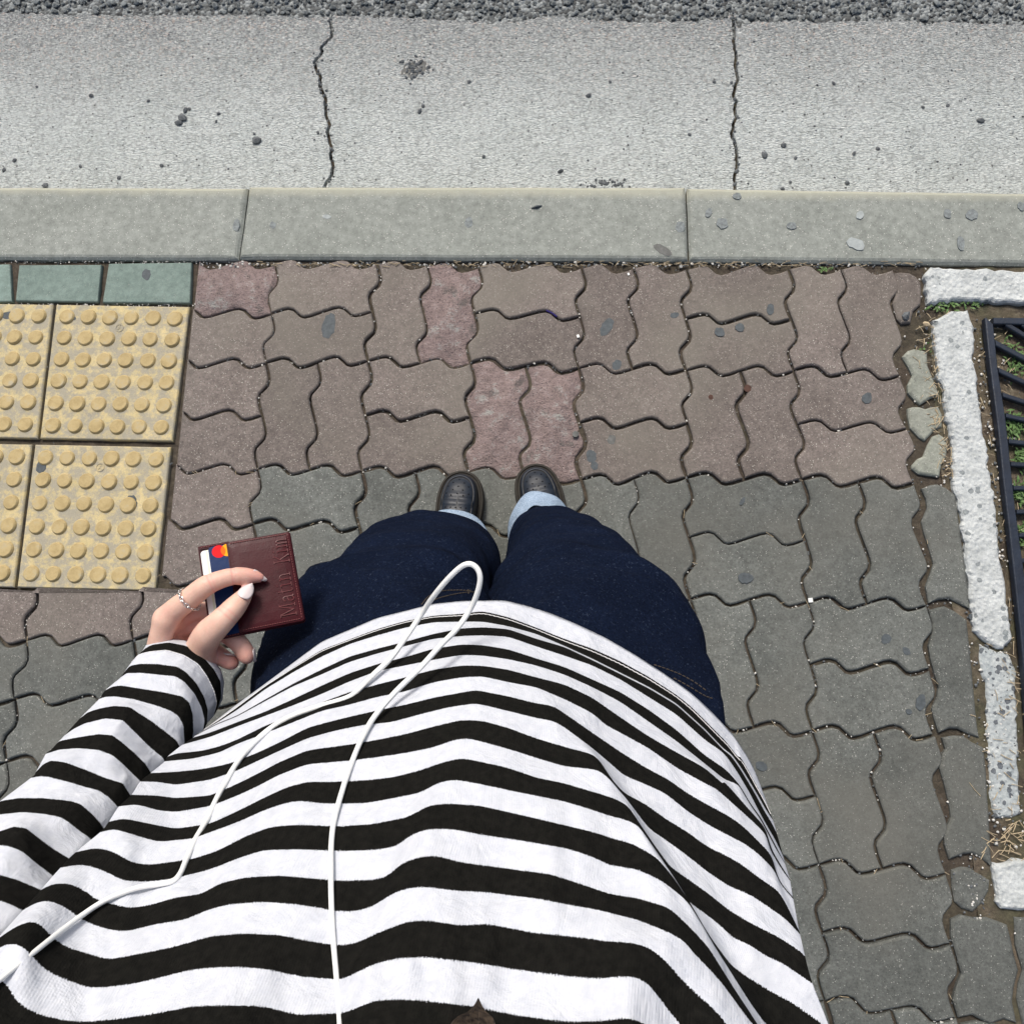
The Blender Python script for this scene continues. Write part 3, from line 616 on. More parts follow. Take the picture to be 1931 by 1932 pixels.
for _ in range(700):
    v = random.uniform(600, 1600); u = 1855 + (v - 600) * .045 + random.gauss(0, 26); p = at(u, v); (b2 if random.random() < .4 else ds).rock((p[0], p[1], -.003), random.uniform(.0008, .0035))
b2.build('pale_grit', M['grit_light'], kind='stuff', label='tiny pale stones lying in the paving joints', category='grit')
ds.build('dark_grit', M['grit_dark'], kind='stuff', label='tiny dark crumbs lying in the paving joints', category='grit')
b = MB()
def straw(u, v, L, a=None):
    c = at(u, v, .0); a = random.uniform(0, math.pi) if a is None else a; d = np.array((math.cos(a), math.sin(a), random.uniform(-.05, .05))) * L / 2; k = np.array((-d[1], d[0], 0)) * random.uniform(-.12, .12)
    b.tube([c - d + (0, 0, .0005), c + k + (0, 0, .0015), c + d + (0, 0, .0005)], random.uniform(.0004, .0009), 4)
for _ in range(170): straw(random.uniform(480, 1740), random.gauss(498, 2.5), random.uniform(.005, .02), random.gauss(0, .35))
for _ in range(200):
    v = random.uniform(590, 900); straw(1765 + (v - 590) * .09 + random.gauss(0, 18), v, random.uniform(.006, .02))
for _ in range(130):
    v = random.uniform(600, 1560); straw(1868 + (v - 600) * .05 + random.gauss(0, 30), v, random.uniform(.006, .03))
for i, j in joint_pts(330):
    if j < 2: continue
    p = grid(i, j); c = np.array((p[0], p[1], -.003)); a = random.uniform(0, 3.14); d = np.array((math.cos(a), math.sin(a), 0)) * random.uniform(.004, .011); b.tube([c - d, c + (0, 0, .001), c + d], .0005, 4)
for _ in range(45): straw(1900 + random.gauss(0, 25), 1590 + random.gauss(0, 22), random.uniform(.01, .03))
b.build('dry_straw', M['straw'], kind='stuff', label='dry straw and grass bits along the kerb seam and tree pit', category='straw')
b = MB()
def leaf(c, L, a, el, wd):
    d = np.array((math.cos(a) * math.cos(el), math.sin(a) * math.cos(el), math.sin(el))); s = np.array((-math.sin(a), math.cos(a), 0)) * wd; c = np.array(c)
    p1 = c + d * L * .5; p2 = c + d * L - (0, 0, L * .25)
    b.add([c - s * .3, c + s * .3, p1 - s, p1 + s, p2 - s * .15, p2 + s * .15], [(0, 1, 3, 2), (2, 3, 5, 4)])
for (u, v, n, sp, L) in [(1780, 573, 42, 26, .014), (1556, 507, 14, 5, .012), (1835, 572, 20, 18, .012), (1918, 680, 60, 20, .016), (1915, 800, 90, 18, .020), (1925, 930, 80, 14, .02), (1925, 1010, 60, 14, .018), (1930, 870, 40, 10, .018), (1900, 650, 20, 10, .012), (1745, 650, 10, 12, .006), (1925, 860, 30, 9, .02)]:
    for _ in range(n):
        c = at(u + random.gauss(0, sp * .6), v + random.gauss(0, sp * (.25 if v < 580 else .8)), 0); leaf((c[0], c[1], -.003), L * random.uniform(.6, 1.2), random.uniform(0, 6.28), random.uniform(.2, 1.0), random.uniform(.0012, .0028))
b.build('weeds', M['grass'], kind='stuff', label='small green weeds growing in the soil around the grate', category='weeds')
for (u, v, z, r, nm, lab) in [(1707, 597, 0, .011, 'pebble', 'smooth dark grey pebble by the corner of the white edging'), (1745, 612, 0, .008, 'pebble', 'pale wood-coloured chip beside the top of the white strip')]:
    q = MB(); c = at(u, v, z); q.rock((c[0], c[1], .004), r, .6); q.build(nm, M['grit_dark'] if 'dark' in lab else M['straw'], label=lab, category='pebble')
q = MB()
for (u, v, s, a) in [(1528, 1132, .0085, .1), (1185, 517, .004, .4), (1090, 634, .005, .3)]:
    c = at(u, v, .0); q2 = MB(); R_ = np.array(Matrix.Rotation(a, 3, 'Z')); q2.box((c[0], c[1], .001), s, s * (1 if u > 1500 else 1.3), .002, R_)
    q2.build('paper_scrap', M['card_white'], label={1528: 'tiny white square of paper in the joint right of the legs', 1185: 'tiny white sliver in the joint near the kerb', 1090: 'tiny white chip in the joint above the right shoe'}[u], category='litter')
c = at(1045, 591, -.002); q = MB(); a = at(1030, 585, -.002); d = at(1050, 597, -.002); q.tube([a, c * .5 + (a + d) * .25, d], .0022, 8); q.build('plastic_strip', plain('navy_plastic', (.02, .012, .10), .3), label='dark blue plastic strip stuck in a joint', category='litter')
c = at(1014, 390, .006); q = MB(); q.tube([at(1002, 392, .006), at(1012, 389, .008), at(1022, 387, .006)], [.0008, .0035, .001], 6); q.build('dry_leaf', M['gum_dark'], label='tiny dark curled leaf on the kerb', category='leaf')
# ================================================================ THE PERSON
person = empty('person', at(900, 1150, 0), label='person in striped top, dark wide jeans and black shoes, holding a card wallet', category='person')
# ---- shirt body: the stripe borders were measured in the photo; every border is a ring round the torso at its own height
KB_ = {
0: [('G',[(1165,1262),(1240,1205)]),('A',[(0,1035),(200,890),(400,740),(600,590),(800,505),(1000,420),(1200,370),(1400,320),(1600,300),(1900,295)]),('B',[(100,325),(300,385),(500,470),(700,565),(900,680),(1100,810),(1300,950),(1450,1090),(1600,1250),(1700,1400)]),('C',[(965,0),(1010,70),(1060,190),(1110,330)])],
1: [('G',[(1163,1264),(1245,1210)]),('A',[(0,1055),(200,905),(400,775),(600,650),(800,575),(1000,500),(1200,443),(1400,405),(1600,392),(1750,372),(1931,415)]),('B',[(200,490),(400,570),(600,640),(800,730),(1000,840),(1200,970),(1300,1050),(1400,1150),(1550,1300),(1650,1430)]),('C',[(915,0),(980,110),(1040,220),(1090,310),(1140,420)])],
2: [('G',[(1160,1268),(1248,1218)]),('A',[(0,1078),(200,930),(400,808),(600,698),(800,608),(1000,545),(1200,490),(1400,452),(1600,448),(1750,448),(1931,480)]),('B',[(200,535),(400,620),(600,712),(800,812),(1000,912),(1200,1032),(1400,1212),(1550,1370)]),('C',[(862,0),(940,110),(1010,225),(1060,310),(1110,400),(1163,480)])],
3: [('G',[(1120,1290),(1240,1228)]),('A',[(0,1118),(200,1003),(400,890),(600,790),(800,697),(1000,640),(1200,590),(1400,535),(1600,495),(1750,487),(1931,500)]),('B',[(200,570),(400,628),(600,722),(800,822),(1000,922),(1200,1042),(1400,1222),(1550,1380)]),('C',[(852,0),(932,115),(1000,228),(1050,315),(1100,410),(1150,490),(1190,570)])],
4: [('G',[(1110,1300),(1235,1235)]),('A',[(0,1124),(200,1015),(400,908),(600,825),(800,735),(1000,675),(1200,622),(1400,570),(1600,550),(1750,545),(1931,555)]),('B',[(200,625),(400,690),(600,760),(800,860),(1000,985),(1200,1110),(1400,1290)]),('C',[(815,0),(900,120),(950,205),(1000,290),(1055,400),(1115,510),(1180,620),(1237,740)])],
5: [('G',[(1100,1310),(1200,1280)]),('A',[(0,1165),(200,1090),(400,1000),(600,905),(800,815),(1000,750),(1200,700),(1400,640),(1600,610),(1750,615),(1931,645)]),('B',[(200,710),(400,770),(600,860),(800,950),(1000,1075),(1200,1220),(1400,1400),(1550,1500)]),('C',[(916,214),(950,268),(1000,355),(1080,465),(1130,560),(1190,675),(1245,780)])],
6: [('G',[(1040,1350),(1200,1305)]),('A',[(0,1195),(200,1120),(400,1045),(600,965),(800,875),(1000,800),(1200,760),(1400,720),(1600,685),(1750,690),(1931,715)]),('B',[(200,760),(400,825),(600,915),(800,1020),(1000,1160),(1200,1300),(1400,1460),(1550,1580)]),('C',[(913,218),(946,274),(996,363),(1074,473),(1124,568),(1186,686),(1250,792)])],
7: [('G',[(955,1418),(1000,1400),(1150,1385),(1250,1360)]),('A',[(0,1290),(200,1190),(400,1115),(600,1025),(800,950),(1000,895),(1200,845),(1400,790),(1600,760),(1750,762),(1931,790)]),('B',[(200,845),(400,895),(600,990),(800,1130),(1000,1265),(1200,1380),(1400,1490),(1550,1620)]),('C',[(740,130),(860,250),(1000,410),(1100,520),(1122,572),(1150,680),(1220,800),(1283,900)])],
8: [('G',[(940,1445),(1100,1430),(1250,1395)]),('A',[(0,1320),(200,1245),(400,1165),(600,1085),(800,1040),(1000,985),(1200,945),(1400,880),(1600,845),(1750,838),(1931,880)]),('B',[(200,915),(400,1000),(600,1100),(700,1190),(800,1240),(1000,1350),(1200,1490),(1400,1600)]),('C',[(760,255),(860,345),(1000,470),(1112,578),(1143,692),(1214,812),(1286,912)])],
9: [('G',[(858,1512),(1000,1505),(1150,1490),(1300,1460)]),('A',[(0,1440),(150,1380),(300,1310),(500,1205),(700,1150),(1000,1080),(1200,1040),(1400,990),(1700,935),(1931,980)]),('B',[(200,1030),(320,1048),(400,1100),(600,1240)]),('C',[(90,0),(250,100),(420,190),(560,290),(700,370),(850,450),(950,520),(1050,620),(1130,700),(1165,760),(1180,830),(1215,920),(1305,1030)])],
10: [('G',[(800,1560),(900,1562),(1000,1580),(1200,1550)]),('A',[(0,1510),(300,1370),(500,1280),(700,1225),(900,1185),(1100,1165),(1300,1110),(1500,1060),(1700,1030),(1931,1085)]),('B',[(200,1135),(320,1155),(400,1200),(600,1350)]),('C',[(0,70),(100,160),(250,220),(400,290),(560,420),(700,510),(850,590),(950,640),(1050,710),(1130,790),(1175,838),(1212,930),(1308,1042)])],
11: [('G',[(750,1635),(900,1640),(1000,1655),(1200,1640)]),('A',[(0,1605),(150,1530),(300,1450),(500,1365),(800,1325),(1000,1290),(1200,1250),(1400,1195),(1600,1148),(1750,1155),(1931,1205)]),('B',[(200,1280),(400,1340),(600,1392),(640,1420),(700,1510)]),('C',[(10,180),(60,240),(110,290),(250,360),(400,470),(550,560),(700,670),(850,740),(950,800),(1050,880),(1200,980),(1260,1080),(1350,1270)])],
12: [('G',[(678,1702),(780,1690),(900,1725),(1000,1735),(1200,1700)]),('A',[(0,1690),(150,1620),(300,1540),(500,1465),(800,1440),(1000,1415),(1200,1385),(1400,1345),(1550,1290),(1650,1280),(1931,1355)]),('B',[(200,1420),(400,1480),(600,1500),(650,1510),(712,1560),(770,1625)]),('C',[(60,262),(120,325),(170,395),(280,540),(400,620),(550,730),(700,850),(850,950),(1000,1010),(1150,1110),(1250,1180),(1356,1292)])],
13: [('G',[(620,1790),(700,1770),(850,1800),(1000,1830),(1200,1800)]),('A',[(0,1800),(200,1700),(350,1630),(500,1590),(700,1590),(900,1580),(1100,1560),(1300,1510),(1450,1455),(1600,1420),(1750,1450),(1931,1490)]),('B',[(200,1560),(400,1600),(600,1660)]),('C',[(0,312),(60,335),(130,375),(200,480),(300,630),(430,810),(560,900),(700,1000),(850,1120),(1000,1210),(1200,1310),(1370,1420),(1392,1450)])],
14: [('G',[(570,1850),(650,1830),(750,1860),(900,1905),(1100,1885)]),('A',[(0,1880),(200,1790),(350,1740),(450,1725),(600,1745),(900,1745),(1100,1710),(1300,1670),(1450,1590),(1550,1575),(1700,1600),(1931,1650)]),('B',[(200,1690),(400,1730),(600,1790)]),('C',[(0,450),(100,470),(200,512),(290,640),(400,800),(560,1060),(700,1160),(800,1240),(880,1320),(1000,1370),(1100,1440),(1250,1510),(1446,1646)])],
15: [('D',[(430,612),(550,585),(650,610),(750,670),(850,685),(1100,650),(1250,600),(1400,520),(1550,465),(1700,455)]),('E',[(0,465),(200,450),(400,410),(500,350),(600,333),(800,345),(1000,390),(1300,460),(1500,510)]),('C',[(0,605),(150,640),(330,740),(450,880),(560,1045),(640,1190),(740,1345),(870,1520),(1000,1610),(1150,1700),(1300,1780),(1500,1920),(1575,1990)])],
16: [('D',[(345,700),(450,682),(520,692),(620,730),(700,775),(850,780),(1000,760),(1200,710),(1350,650),(1500,600),(1700,595)]),('E',[(0,605),(200,600),(330,580),(400,520),(500,480),(650,480),(800,510),(1000,540),(1300,590),(1450,640)]),('C',[(0,800),(200,830),(350,900),(450,970),(560,1065),(660,1230),(760,1400),(880,1590),(1000,1780),(1110,1935),(1300,2070),(1600,2230)])],
17: [('D',[(228,830),(300,790),(400,790),(500,840),(540,880),(650,910),(730,930),(850,915),(1000,870),(1150,850),(1250,790),(1400,755),(1600,745)]),('E',[(0,775),(200,770),(280,750),(350,680),(450,640),(550,630),(700,670),(1000,710),(1200,735),(1400,800)]),('C',[(0,1005),(200,1035),(420,1100),(560,1230),(700,1380),(800,1540),(900,1700),(1000,1850),(1100,2010),(1300,2210),(1625,2440)])],
18: [('D',[(128,945),(200,900),(280,885),(380,930),(470,1000),(600,1050),(710,1065),(780,1050),(900,1020),(1050,1000),(1200,935),(1300,910),(1500,895),(1700,910)]),('E',[(0,950),(100,950),(200,920),(300,850),(400,815),(500,810),(700,835),(850,840),(950,855),(1150,880),(1300,910),(1500,945)]),('C',[(0,1140),(200,1190),(400,1270),(520,1330),(600,1430),(700,1530),(800,1640),(900,1780),(1030,1950),(1300,2300),(1650,2640)])],
19: [('D',[(-30,1120),(0,1095),(100,1030),(190,1000),(240,1030),(300,1100),(370,1150),(500,1190),(620,1225),(850,1180),(1000,1150),(1200,1090),(1400,1075),(1600,1085),(1800,1125)]),('E',[(0,1145),(100,1130),(250,1060),(400,1005),(500,1000),(700,1030),(850,1020),(1100,1070),(1400,1100)]),('C',[(0,1345),(150,1350),(270,1380),(400,1480),(500,1600),(600,1700),(750,1830),(830,1931),(1000,2150),(1300,2520),(1675,2850)])],
20: [('D',[(-150,1270),(0,1150),(60,1130),(120,1140),(180,1200),(250,1280),(350,1330),(520,1390),(750,1365),(900,1330),(1100,1280),(1300,1265),(1500,1275),(1700,1320)]),('E',[(20,1340),(200,1250),(350,1215),(500,1210),(760,1240),(1000,1280),(1300,1320),(1500,1335)]),('C',[(0,1600),(170,1590),(270,1640),(350,1740),(420,1840),(500,1931),(700,2200),(1000,2560),(1700,3080)])],
21: [('D',[(-290,1450),(-120,1340),(0,1330),(30,1350),(100,1470),(200,1530),(350,1570),(500,1580),(700,1560),(900,1530),(1100,1490),(1300,1485),(1500,1490),(1700,1540)]),('E',[(30,1530),(200,1460),(300,1450),(500,1460),(760,1490),(1000,1540),(1300,1580),(1500,1575),(1650,1555),(1750,1590)]),('C',[(330,1990),(600,2340),(1000,2860),(1730,3380)])]}
NC = 220
def arc_resample(P, n):
    P = np.array(P, float); d = np.r_[0, np.cumsum(np.linalg.norm(np.diff(P, axis=0), axis=1))]; x = np.linspace(0, d[-1], n)
    return np.stack([np.interp(x, d, P[:, 0]), np.interp(x, d, P[:, 1])], 1)
def smooth_rows(Q, it):
    for _ in range(it): Q[1:-1] = .5 * Q[1:-1] + .25 * (Q[:-2] + Q[2:])
    return Q
tr = []
for k in range(22):
    P = [q for w_, pts_ in KB_[k] for q in cv(w_, pts_)]; tr.append(smooth_rows(arc_resample(P, NC), 3))
# columns: common parameter = horizontal share between the two silhouettes
def by_u(P, n):
    u = P[:, 0]; t = (u - u[0]) / (u[-1] - u[0]); t = np.maximum.accumulate(t + np.arange(len(t)) * 1e-9); x = .5 - .5 * np.cos(np.linspace(0, math.pi, n)); x = .72 * x + .28 * np.linspace(0, 1, n)
    return np.stack([np.interp(x, t, P[:, 0]), np.interp(x, t, P[:, 1])], 1), x
TR = np.array([by_u(P, NC)[0] for P in tr]); XT = by_u(tr[0], NC)[1]
# rows 22..: carry on up to the chest, out of the picture
ex = []
for k in range(1, 6): ex.append(TR[21] + (TR[21] - TR[17]) / 4.0 * k * (1 + .12 * k))
TR = np.concatenate([TR, np.array(ex)], 0); NK = len(TR)
# heights: a gently leaning front line
P0, P1 = at(900, 1130, .84), at(890, 1895, 1.165)
vc = np.array([np.interp(890, TR[k][:, 0], TR[k][:, 1]) for k in range(NK)])
def front(v):
    best = None
    for s_ in np.linspace(-.02, 1.7, 700):
        p = P0 + (P1 - P0) * s_ + np.array([0, .020, .012]) * math.sin(math.pi * min(1, max(0, s_)))
        d = np.linalg.solve(np.stack([ray(890, v), [1, 0, 0], [0, 1, 0]], 1), p - CAM)[0]; q = CAM + ray(890, v) * d
        e = abs(q[1] - p[1])
        if best is None or e < best[0]: best = (e, p[2])
    return best[1]
ZK = np.array([front(v) for v in vc]); ZK = smooth_rows(ZK, 2)
DEP = np.zeros((NK, NC))
for k in range(NK):
    for c in range(NC):
        r_ = ray(*TR[k, c]); DEP[k, c] = (ZK[k] - CAM[2]) / r_[2]
D0_ = DEP.copy()
for _ in range(60):
    DEP[1:-1] = .5 * DEP[1:-1] + .25 * (DEP[:-2] + DEP[2:]); DEP[:, 1:-1] = .5 * DEP[:, 1:-1] + .25 * (DEP[:, :-2] + DEP[:, 2:])
DEP = .8 * DEP + .2 * D0_
SUB = 6
def rows_interp(A, n):
    return catmull(A.reshape(len(A), -1), n).reshape(-1, *A.shape[1:])
UVs = rows_interp(TR, SUB); DD = rows_interp(DEP, SUB); NR = len(UVs)
FOLD = np.array(cv('B', [(250, 980), (330, 1060), (450, 1180), (620, 1390), (700, 1510), (850, 1690), (930, 1850)]) + cv('C', [(300, 620), (430, 810), (560, 1040), (720, 1320), (860, 1540), (1000, 1760), (1120, 1960), (1400, 2400)]))
FOLD = arc_resample(FOLD, 260)
sv = np.zeros((NR, NC, 3))
for a in range(NR):
    for c in range(NC): sv[a, c] = ray(*UVs[a, c]) * DD[a, c] + CAM
# real relief: one sharp tuck, long soft folds hanging from the chest
fl = np.zeros((NR, NC))
for a in range(NR):
    d = FOLD[None] - UVs[a][:, None]; r2 = (d ** 2).sum(-1); i_ = r2.argmin(1); dist = np.sqrt(r2.min(1))
    T = np.gradient(FOLD, axis=0)[i_]; side = np.sign(T[:, 0] * (UVs[a][:, 1] - FOLD[i_, 1]) - T[:, 1] * (UVs[a][:, 0] - FOLD[i_, 0]))
    fade = np.clip(i_ / 60.0, 0, 1)
    ridge = np.exp(-(dist / 9.0) ** 2) * .0045 + np.where(side > 0, np.exp(-(dist / 60.0)) * .006, 0)
    fl[a] = ridge * fade
wr = .0055 * vnoise(np.stack([UVs[..., 0] / 100, UVs[..., 1] / 260, 0 * UVs[..., 0]], -1), 1.0, 5) + .0024 * vnoise(np.stack([UVs[..., 0] / 38, UVs[..., 1] / 120, 0 * UVs[..., 0]], -1), 1.0, 6)
view = CAM - sv; view /= np.linalg.norm(view, axis=-1)[..., None]; sv = sv + view * (fl + wr)[..., None]
def shell(front3, phase, us, mat, name, parent, backb, bdir, nb=36, under=.012):
    """close measured front rows behind with half ellipses, add a turned-in hem"""
    nr, nc, _ = front3.shape; W_ = nc + nb; V = []; UV = []
    for a in range(nr):
        L_, R_ = front3[a, 0], front3[a, -1]; c = (L_ + R_) / 2; h = (R_ - L_) / 2; b_ = np.array(bdir(a)) * (np.linalg.norm(h) * backb)
        row = list(front3[a]) + [c + h * math.cos(t) + b_ * math.sin(t) for t in np.linspace(0, math.pi, nb + 2)[1:-1]]
        V += row; UV += [(x, phase[a]) for x in us] + [(1 + .9 * (q + 1) / (nb + 1), phase[a]) for q in range(nb)]
    F = [(a * W_ + k, a * W_ + (k + 1) % W_, (a + 1) * W_ + (k + 1) % W_, (a + 1) * W_ + k) for a in range(nr - 1) for k in range(W_)]
    V = np.array(V).reshape(nr, W_, 3)
    ctr = V[0].mean(0); inn = [V[0] + (V[min(3, nr - 1)] - V[0]) * s_ + (ctr - V[0]) * q_ for s_, q_ in ((0.0, .03), (.6, .10), (3, .16))]
    base = nr * W_; VV = V.reshape(-1, 3).tolist()
    for r_i, row in enumerate(inn):
        VV += row.tolist(); UV += [(x[0], .3) for x in UV[:W_]]
        o0 = 0 if r_i == 0 else base + (r_i - 1) * W_; o1 = base + r_i * W_
        F += [(o0 + (k + 1) % W_, o0 + k, o1 + k, o1 + (k + 1) % W_) for k in range(W_)]
    o = mesh(name, VV, F, mat, parent, smooth=True)
    uvl = o.data.uv_layers.new(name='UVMap'); li = np.zeros(len(o.data.loops), int); o.data.loops.foreach_get('vertex_index', li); UV = np.array(UV, float)
    co = UV[li]; vals = co.copy()
    uvl.data.foreach_set('uv', vals.ravel()); return o, V
phase = np.arange(NR) / SUB
shirt, SV = shell(sv, phase, XT, M['knit'], 'shirt', person, .62, lambda a: (0, -1, 0))
# hem stitching: a row of small loops along the first dark band
b = MB()
rowi = 1 * SUB + 1
line = sv[rowi] * .7 + sv[rowi + 1] * .3; vw = view[rowi]
d = np.r_[0, np.cumsum(np.linalg.norm(np.diff(line, axis=0), axis=1))]; n = int(d[-1] / .0042); xs_ = np.linspace(0, d[-1], n)
L3 = np.stack([np.interp(xs_, d, line[:, q]) for q in range(3)], 1); V3 = np.stack([np.interp(xs_, d, vw[:, q]) for q in range(3)], 1)
up = sv[rowi + SUB // 2] - sv[rowi]; U3 = np.stack([np.interp(xs_, d, up[:, q]) for q in range(3)], 1); U3 /= np.linalg.norm(U3, axis=1)[:, None]
for q in range(n - 1):
    a_, c_ = L3[q], L3[q + 1]; b.tube([a_ + V3[q] * .0006, (a_ + c_) / 2 + V3[q] * .0011 - U3[q] * .0009, c_ + V3[q] * .0006], .00042, 4)
b.build('hem_stitching', M['seam'], shirt)
# ---- left sleeve, same method: cuffs and stripe borders measured, lifted on cross-sections of the forearm
SB = {
0: [('G',[(795,842),(835,778),(900,755),(980,745),(1060,755),(1140,800),(1210,860),(1260,920),(1279,990),(1270,1090)])],
1: [('G',[(790,850),(822,803),(865,780),(960,766),(1060,785),(1150,840),(1220,920),(1258,990),(1262,1080),(1240,1150)])],
2: [('G',[(750,880),(790,835),(850,820),(950,810),(1050,840),(1130,890),(1180,960),(1220,1040),(1236,1110),(1215,1190)])],
3: [('G',[(710,935),(740,900),(800,888),(900,890),(1010,905),(1060,935),(1120,1000),(1165,1080),(1185,1150),(1180,1230)])],
4: [('G',[(690,965),(722,942),(800,940),(900,950),(1000,960),(1050,990),(1110,1060),(1150,1140),(1167,1210),(1155,1290)])],
5: [('G',[(600,1040),(640,1018),(690,1012),(800,1030),(930,1050),(1040,1075),(1080,1110),(1100,1180),(1103,1280),(1090,1360)])],
6: [('G',[(565,1090),(600,1077),(660,1075),(760,1090),(900,1130),(980,1160),(1020,1190),(1045,1240),(1052,1340),(1045,1410)])],
7: [('G',[(455,1200),(500,1165),(560,1145),(650,1128),(740,1135),(800,1175),(870,1220),(950,1280),(1010,1330),(1030,1370),(1040,1440)])],
8: [('G',[(368,1297),(420,1260),(480,1230),(600,1200),(700,1210),(740,1250),(800,1310),(860,1370),(930,1425),(960,1500)])],
9: [('G',[(290,1380),(335,1330),(430,1310),(560,1290),(640,1295),(700,1340),(770,1400),(830,1460),(862,1510),(890,1590)])],
10: [('G',[(262,1402),(340,1378),(450,1370),(560,1380),(640,1410),(700,1460),(760,1520),(802,1560),(840,1640)])],
11: [('G',[(205,1505),(245,1462),(290,1440),(370,1450),(480,1490),(600,1540),(700,1570),(742,1635),(790,1720)])],
12: [('G',[(175,1540),(225,1530),(280,1535),(380,1560),(480,1590),(560,1610),(620,1650),(672,1705),(720,1790)])],
13: [('G',[(-60,1720),(0,1672),(100,1655),(250,1655),(400,1670),(460,1690),(520,1740),(575,1800),(630,1890)])],
14: [('G',[(-130,1800),(0,1748),(130,1735),(250,1745),(350,1765),(400,1800),(450,1840),(500,1872),(580,1960)])],
15: [('D',[(-260,590),(-120,520),(0,492),(80,465),(150,475),(220,530),(300,590),(392,645),(460,760)])],
16: [('D',[(-340,700),(-180,620),(0,572),(60,580),(130,610),(200,670),(302,748),(390,860)])],
17: [('D',[(-460,860),(-280,770),(-120,725),(0,740),(100,770),(232,825),(320,950)])],
18: [('D',[(-560,1000),(-380,900),(-200,860),(0,888),(60,910),(132,945),(220,1060)])],
19: [('D',[(-700,1160),(-500,1060),(-300,1000),(-120,1020),(0,1075),(100,1190)])],
20: [('D',[(-820,1300),(-600,1200),(-400,1140),(-220,1160),(-80,1230),(20,1340)])]}
NCS = 90; NS = len(SB)
STR = np.array([smooth_rows(arc_resample([q for w_, p_ in SB[k] for q in cv(w_, p_)], NCS), 2) for k in range(NS)])
ax = np.array([at_depth(*((STR[k][0] + STR[k][-1]) / 2), (.728 - .0152 * k)) for k in range(NS)]); ax = smooth_rows(ax, 12)
tn = np.gradient(ax, axis=0); tn /= np.linalg.norm(tn, axis=1)[:, None]; tn = smooth_rows(tn, 30)
S3 = np.zeros((NS, NCS, 3)); SDp = np.zeros((NS, NCS))
for k in range(NS):
    for c in range(NCS):
        r_ = ray(*STR[k, c]); SDp[k, c] = np.dot(ax[k] - CAM, tn[k]) / np.dot(r_, tn[k])
SDp = np.clip(SDp, .30, .95); S0 = SDp.copy()
for _ in range(14):
    SDp[1:-1] = .5 * SDp[1:-1] + .25 * (SDp[:-2] + SDp[2:]); SDp[:, 1:-1] = .5 * SDp[:, 1:-1] + .25 * (SDp[:, :-2] + SDp[:, 2:])
SU = rows_interp(STR, SUB); SDr = rows_interp(SDp, SUB); ns = len(SU); ss = np.zeros((ns, NCS, 3))
wrs = .0022 * vnoise(np.stack([SU[..., 0] / 70, SU[..., 1] / 50, 0 * SU[..., 0]], -1), 1.0, 15) + .0008 * vnoise(np.stack([SU[..., 0] / 25, SU[..., 1] / 25, 0 * SU[..., 0]], -1), 1.0, 16)
for a in range(ns):
    for c in range(NCS): ss[a, c] = CAM + ray(*SU[a, c]) * (SDr[a, c] - wrs[a, c])
def sdir(a):
    k = min(NS - 1, a // SUB); v_ = np.cross(tn[k], ss[a, -1] - ss[a, 0]); v_ /= np.linalg.norm(v_)
    if np.dot(v_, ss[a, NCS // 2] - (ss[a, 0] + ss[a, -1]) / 2) > 0: v_ = -v_
    return v_
sleeve, SLV = shell(ss, np.arange(ns) / SUB, np.linspace(0, .32, NCS), M['knit'], 'sleeve', person, .75, sdir, nb=30)
b = MB()
for row, ofs in ((2 * SUB, 0),):
    line = ss[row]; d = np.r_[0, np.cumsum(np.linalg.norm(np.diff(line, axis=0), axis=1))]; n = int(d[-1] / .0032); xs_ = np.linspace(0, d[-1], n)
    L3 = np.stack([np.interp(xs_, d, line[:, q]) for q in range(3)], 1)
    for q in range(n - 1):
        vv = CAM - L3[q]; vv /= np.linalg.norm(vv); b.tube([L3[q] + vv * .0004, (L3[q] + L3[q + 1]) / 2 + vv * .0009, L3[q + 1] + vv * .0004], .0003, 4)
b.build('cuff_stitching', M['seam'], sleeve)
